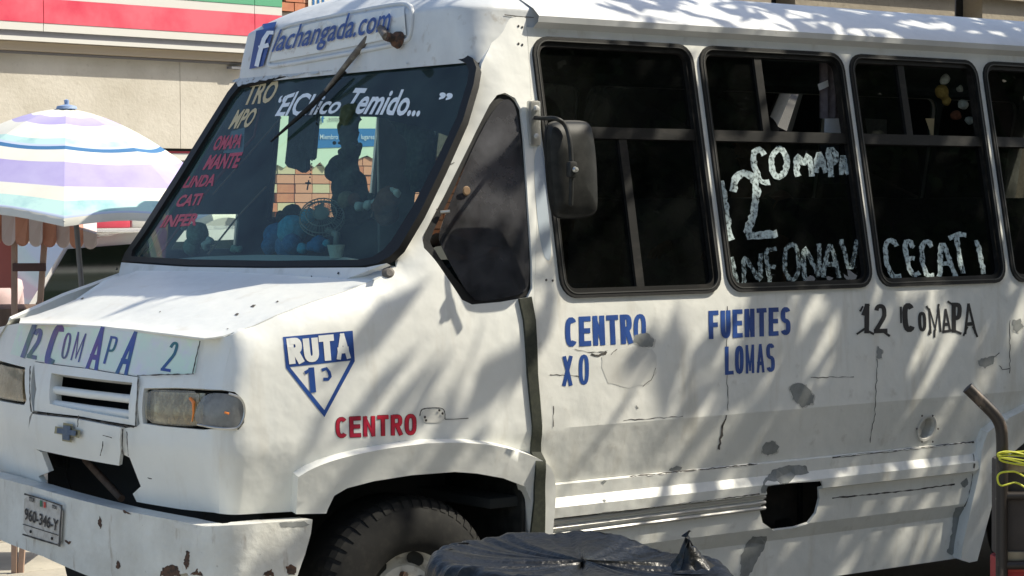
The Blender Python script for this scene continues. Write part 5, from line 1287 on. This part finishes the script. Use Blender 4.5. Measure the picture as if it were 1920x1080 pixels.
def ucan(th, t, s):
    sag = 1-.06*math.sin(math.pi*s)*t; lip = -.02*math.sin(math.pi*s)*(1 if t > .9 else 0)
    p = UA+(rgt*math.cos(th)+fwd*math.sin(th))*Ru*t*sag
    dz = -Hu*(t**1.7)-(.05*(-math.sin(th))+.05*math.cos(th))*t - .04*math.sin(math.pi*s)*t*(1-t)
    return Vector((p.x, p.y, UA.z+dz+.035*math.sin(math.pi*s)*(t**6)))
for k in range(8):
    V = []; Fs = []; mi = []; ml_ = [m_cw, m_pu, m_te, m_bl, m_lb]; ts = []
    for (a, ma), (b, mb_) in zip(stops, stops[1:]):
        nsub = max(1, int((b-a)/.05))
        for j in range(nsub): ts.append((a+(b-a)*j/nsub, ma))
    ts.append((1.0, None)); ns = 8
    for (t_, mm) in ts:
        for j in range(ns+1): V.append(ucan(ths[k]+rad(45)*j/ns, t_, j/ns) if t_ > 0 else UA)
    for i in range(len(ts)-1):
        for j in range(ns):
            a = i*(ns+1)+j; Fs.append((a, a+1, a+ns+2, a+ns+1)); mi.append(ml_.index(ts[i][1]))
    # hanging hem
    base = (len(ts)-1)*(ns+1)
    for j in range(ns+1): v = V[base+j]; V.append(v+Vector((0, 0, -.035)))
    for j in range(ns): a = base+j; Fs.append((a, a+1, a+ns+2, a+ns+1)); mi.append(0)
    o = mesh_obj('canopy', V, Fs, None, um, True, 60)
    for mm in ml_: o.data.materials.append(mm)
    for p_, i_ in zip(o.data.polygons, mi): p_.material_index = i_
    tube('rib', [ucan(ths[k], t_, 0)+Vector((0, 0, -.012)) for t_ in (.02, .3, .6, .8, 1)], .004, m_chrome, um, n=5)
lathe('finial', [(.0, .045), (.012, .04), (.01, .02), (.045, .012), (.05, .0), (.02, -.01)], UA, (0, 0, 1), M('finial_blue', (.25, .35, .55), .6), um, n=12)
_pt = P(154, 545, D=DU); _dr = _pt-UA; tube('pole', [UA+Vector((0, 0, -.02)), UA+_dr*(UA.z/-_dr.z)], .013, M('pole_grey', (.16, .16, .17), .5, metal=.4), um, n=10)

# ------------------------------------------------------------------ litter bin with black bag in front
DBn = 5.75; bc = P(1092, 1020, D=DBn); 
bn = thing('litter_bin', 'round litter bin lined with a crinkled black plastic bag in front of the bus', 'bin', (bc.x, bc.y, 0))
R_b = .385; zt_ = 1.8-(1050-395)/F_PX*5.6
lathe('drum', [(.0, .02), (R_b-.04, .02), (R_b-.03, .1), (R_b-.03, .8)], (bc.x, bc.y, 0), (0, 0, 1), M('drum_blue_grey', (.05, .06, .07), .6), bn, n=40)
V = []; Fs = []; n = 160; prof = [(.001, -.03), (.55, -.025), (.80, -.012), (.93, .0), (1.0, -.012), (1.035, -.05), (1.04, -.12), (1.04, -.22), (1.05, -.36), (1.02, -.50)]
prof = smoothloop(prof, 2, False)
for i, (r_, h_) in enumerate(prof):
    for k in range(n):
        an = 2*math.pi*k/n
        q_ = Vector((math.cos(an)*3, math.sin(an)*3, h_*2.0))
        rd_ = 1-abs(math.fmod(mnoise.noise(q_*2.3)*2, 1))
        fo = abs(mnoise.noise(Vector((math.cos(an)*6, math.sin(an)*6, h_*1.2)))); f2 = abs(mnoise.noise(Vector((math.cos(an)*15, math.sin(an)*15, h_*4))))
        rr = R_b*r_*(1+.025*mnoise.noise(q_)+(-.09*fo-.035*f2)*(1 if r_ > .9 else .2)+.03)
        zz = zt_+h_-.05*max(0, (R_b*r_*math.cos(an)*rgt.x+R_b*r_*math.sin(an)*rgt.y)/R_b)+ .020*mnoise.noise(q_*.7+Vector((3, 1, 0)))+.012*abs(mnoise.noise(q_*2.6))+.004*mnoise.noise(q_*9)
        V.append((bc.x+rr*math.cos(an), bc.y+rr*math.sin(an), zz))
for i in range(len(prof)-1):
    for k in range(n): k2 = (k+1) % n; Fs.append((i*n+k, i*n+k2, (i+1)*n+k2, (i+1)*n+k))
mesh_obj('bag', V, [f[::-1] for f in Fs], m_bag, bn, True, 55)
tp = P(1290, 998, D=DBn-.05)
kn = lathe('bag_knot', [(.050, -.09), (.034, -.065), (.022, -.045), (.014, -.025), (.008, -.012), (.004, -.006), (.011, .0), (.0, .004)], tp, (-.12, 0, 1), m_bag, bn, n=22)
for v in kn.data.vertices: v.co += mnoise.noise_vector(v.co*38)*.022

# ------------------------------------------------------------------ hand cart at the right edge
DH = 6.1; HO = P(1878, 900, D=DH)
def HP(px, py, back=0.):
    d = ray(px, py); o = HO+fwd*back; t = (o-CAM).dot(fwd)/d.dot(fwd); return CAM+d*t
hc = thing('hand_truck', 'rusty hand truck with bent tube handle loaded at the right edge', 'hand truck', (HO.x, HO.y, 0))
m_tb = M('rusty_tube', (.035, .028, .024), .45, metal=.3, var=[(25, (.16, .12, .09), .55, .7, (1, 1, .4)), (50, (.4, .38, .34), .68, .74)])
bot = HP(1880, 1080); bot.z = .06
pth = smoothloop([tuple(v) for v in (HP(1814, 727), HP(1848, 760), HP(1872, 785), HP(1880, 812), HP(1878, 900), bot)], 2, False)
tube('handle', pth, .0165, m_tb, hc, n=14)
sh_ = rgt*.42; tube('handle', [Vector(p)+sh_ for p in pth], .0165, m_tb, hc, n=14)
for py in (930, 1060): a = HP(1880, py); tube('cross_tube', [a, a+sh_], .012, m_tb, hc)
fr3 = Matrix((rgt, fwd, (0, 0, 1))).transposed()
for s_ in (0, .42):
    c = Vector((HO.x, HO.y, .13))+rgt*s_+fwd*.08
    lathe('wheel', [(.0, .02), (.06, .02), (.07, .03), (.11, .03), (.125, 0), (.11, -.03), (.0, -.02)], c, rgt, m_tyre, hc, n=28)
box('toe_plate', Vector((HO.x, HO.y, .04))+rgt*.21+fwd*.22, .46, .35, .012, m_tb, hc, rot=fr3, bev=.003)
# load
def load(nm, label, cat, x0, y0, y1, col, bk, dep=.17, wdt=.40, slat=None):
    a = HP(x0, y0, bk); b = HP(x0, y1, bk); c = (a+b)/2+rgt*wdt/2+fwd*dep/2
    t = thing(nm, label, cat, (c.x, c.y, b.z))
    h = a.z-b.z
    mt = M(nm+'_m', col, .7, var=[(10, tuple(v*.6 for v in col), .45, .75)])
    box('panel', c-fwd*dep/2, wdt, .015, h, mt, t, rot=fr3); box('panel', c+fwd*dep/2, wdt, .015, h, mt, t, rot=fr3)
    box('panel', c-rgt*wdt/2, .015, dep-.02, h, mt, t, rot=fr3); box('panel', c+rgt*wdt/2, .015, dep-.02, h, mt, t, rot=fr3); box('base', c-Vector((0, 0, h/2-.01)), wdt-.03, dep-.03, .015, mt, t, rot=fr3)
    m2 = M(nm+'_rail', slat or (.34, .27, .17), .75, var=[(14, (.2, .15, .1), .5, .7)])
    for zz in (h/2-.012, -h/2+.012): box('rail', c-fwd*(dep/2+.012)+Vector((0, 0, zz)), wdt+.01, .012, .026, m2, t, rot=fr3)
    return t
load('wooden_crate', 'dark brown wooden crate tied on the hand truck above the red crate', 'crate', 1887, 868, 1050, (.055, .042, .035), .03)
load('plastic_crate', 'red crate at the bottom of the hand truck load', 'crate', 1884, 1054, 1180, (.42, .035, .03), .03, slat=(.40, .05, .04))
cdm = M('yellow_cord', (.62, .62, .05), .6)
yc = thing('cord', 'yellow green cord tied round the hand truck tube and crate', 'cord', tuple(HP(1880, 860)))
def cl(l, nm='strand'): tube(nm, smoothloop([tuple(HP(x, y, b)) for x, y, b in l], 2, False), .0028, cdm, yc, n=6)
cl([(1925, 846, -.02), (1900, 848, -.02), (1872, 850, -.03), (1870, 857, -.035), (1895, 862, -.03), (1925, 870, -.02)])
cl([(1925, 856, -.02), (1895, 853, -.025), (1872, 855, -.035), (1869, 850, -.035), (1890, 845, -.03), (1925, 853, -.02)])
cl([(1925, 864, -.02), (1890, 858, -.03), (1871, 859, -.035), (1880, 866, -.03), (1925, 873, -.02)])
cl([(1925, 896, -.02), (1905, 884, -.02), (1892, 884, -.03), (1874, 886, -.03), (1869, 896, -.03), (1874, 912, -.03), (1890, 908, -.03), (1905, 903, -.02), (1925, 916, -.02)])

# ------------------------------------------------------------------ trees (their shade falls on the bus, the panes mirror them)
m_leaf = M('leaf_green', (.045, .085, .02), .6, var=[(1.5, (.07, .11, .025), .4, .65)], spec=.2); m_bark = M('bark', (.10, .075, .055), .9, var=[(8, (.06, .045, .035), .4, .7)], bump=(20, .02))
def leaves(name, clusters, per, size, mat, parent, spread, seed):
    rg = np.random.default_rng(seed); C = []; 
    for (c, r) in clusters:
        nn = int(per*r*r); v = rg.normal(size=(nn, 3)); v /= np.linalg.norm(v, axis=1)[:, None]; v *= (rg.random((nn, 1))**.4)*r*spread; v[:, 2] *= .7
        C.append(v+np.array(c))
    C = np.concatenate(C); n = len(C)
    a = rg.normal(size=(n, 3)); a /= np.linalg.norm(a, axis=1)[:, None]; b = np.cross(a, rg.normal(size=(n, 3))); b /= np.linalg.norm(b, axis=1)[:, None]
    s = size*(.6+.8*rg.random((n, 1)))
    V = np.stack([C-a*s, C+b*s*.42, C+a*s, C-b*s*.42], 1).reshape(-1, 3)
    me = bpy.data.meshes.new(name); me.vertices.add(4*n); me.vertices.foreach_set('co', V.ravel()); me.loops.add(4*n); me.loops.foreach_set('vertex_index', np.arange(4*n, dtype=np.int32))
    me.polygons.add(n); me.polygons.foreach_set('loop_start', np.arange(0, 4*n, 4, dtype=np.int32)); me.update(calc_edges=True); me.materials.append(mat)
    o = bpy.data.objects.new(name, me); COL.objects.link(o); par(o, parent); return o
def tree(label, base, height, crown, ncl, per, size, seed, tr=.18, group=None, extra=(), nbr=40, cs=1.):
    rn = random.Random(seed); t = thing('tree', label, 'tree', base, group); b = Vector(base)
    (cx_, cy_, cz_), (rx_, ry_, rz_) = crown; cl_ = []; top = Vector((cx_, cy_, cz_))
    tube('trunk', [b, b+Vector((.05, .05, height*.3)), b+(top-b)*.6+Vector((0, 0, 0)), top], [tr*1.3, tr, tr*.7, tr*.3], m_bark, t, n=12)
    for k in range(ncl):
        th = rn.uniform(0, 6.28); u = rn.uniform(-1, 1); r_ = rn.random()**.45; s = math.sqrt(1-u*u)
        cl_.append(((cx_+rx_*r_*s*math.cos(th), cy_+ry_*r_*s*math.sin(th), cz_+rz_*r_*u), rn.uniform(.35, .8)*cs))
    for q_ in extra: cl_.append(q_)
    for k in range(0, min(ncl, nbr)):
        c = Vector(cl_[k][0]); m = b+(top-b)*rn.uniform(.55, .9)
        tube('branch', [m, (m+c)/2+Vector((rn.uniform(-.2, .2), rn.uniform(-.2, .2), .15)), c], [tr*.32, tr*.18, .012], m_bark, t, n=6)
    o = leaves('crown', cl_, per, size, m_leaf, t, 1., seed); return t
CR = (8.85, -1.65, 5.15)
tree('broad leafy street tree whose shade dapples the side of the bus', (10.5, -5.2, 0), 5.5, (CR, (3.7, 2.1, .8)), 104, 118, .125, 3, nbr=8, extra=[((5.35, -.9, 5.1), .45), ((4.95, -.75, 5.15), .35), ((5.8, -.6, 5.0), .5), ((5.1, -1.15, 5.0), .35), ((4.75, -1.8, 5.0), .42), ((5.1, -1.4, 5.2), .45), ((4.4, -2.1, 5.1), .36), ((4.9, -2.5, 4.9), .40), ((4.35, -.1, 5.2), .33), ((4.0, -.6, 5.0), .28), ((4.9, .2, 5.2), .36)])
for k, (x, y, h) in enumerate([(2.5, -16, 7), (9, -18, 8), (16, -17, 7.5), (22, -13, 8), (29, -16, 8.5)]):
    tree(['rounded tree across the street directly behind the viewer', 'tall dense tree across the street behind the viewer', 'wide shady tree further along the opposite kerb', 'large tree mirrored in the rear side windows', 'farthest tall tree down the opposite kerb'][k], (x, y, 0), h*.6, ((x, y, h*.85), (4.8, 2.6, h*.75)), 260, 300, .13, 10+k)
for k, (x, y, h, rx_) in enumerate([(0, -32, 38, 9), (14, -33, 40, 9.5), (29, -32, 40, 9.5), (43, -28, 38, 9.5)]):  # second tree row, added out of view to darken the window reflections
    tree(['big dark tree mass far across the street on the left', 'big dark tree mass far across the street in the middle', 'big dark tree mass far across the street on the right', 'last big tree far down the street', 'high tree behind the store mirrored in the windshield', 'second high tree behind the store roof'][k], (x, y, 0), h*.6, ((x, y, h*.55), (rx_, 3.0, h*.50)), 420, 36, .50, 40+k, tr=.3, cs=2.8)
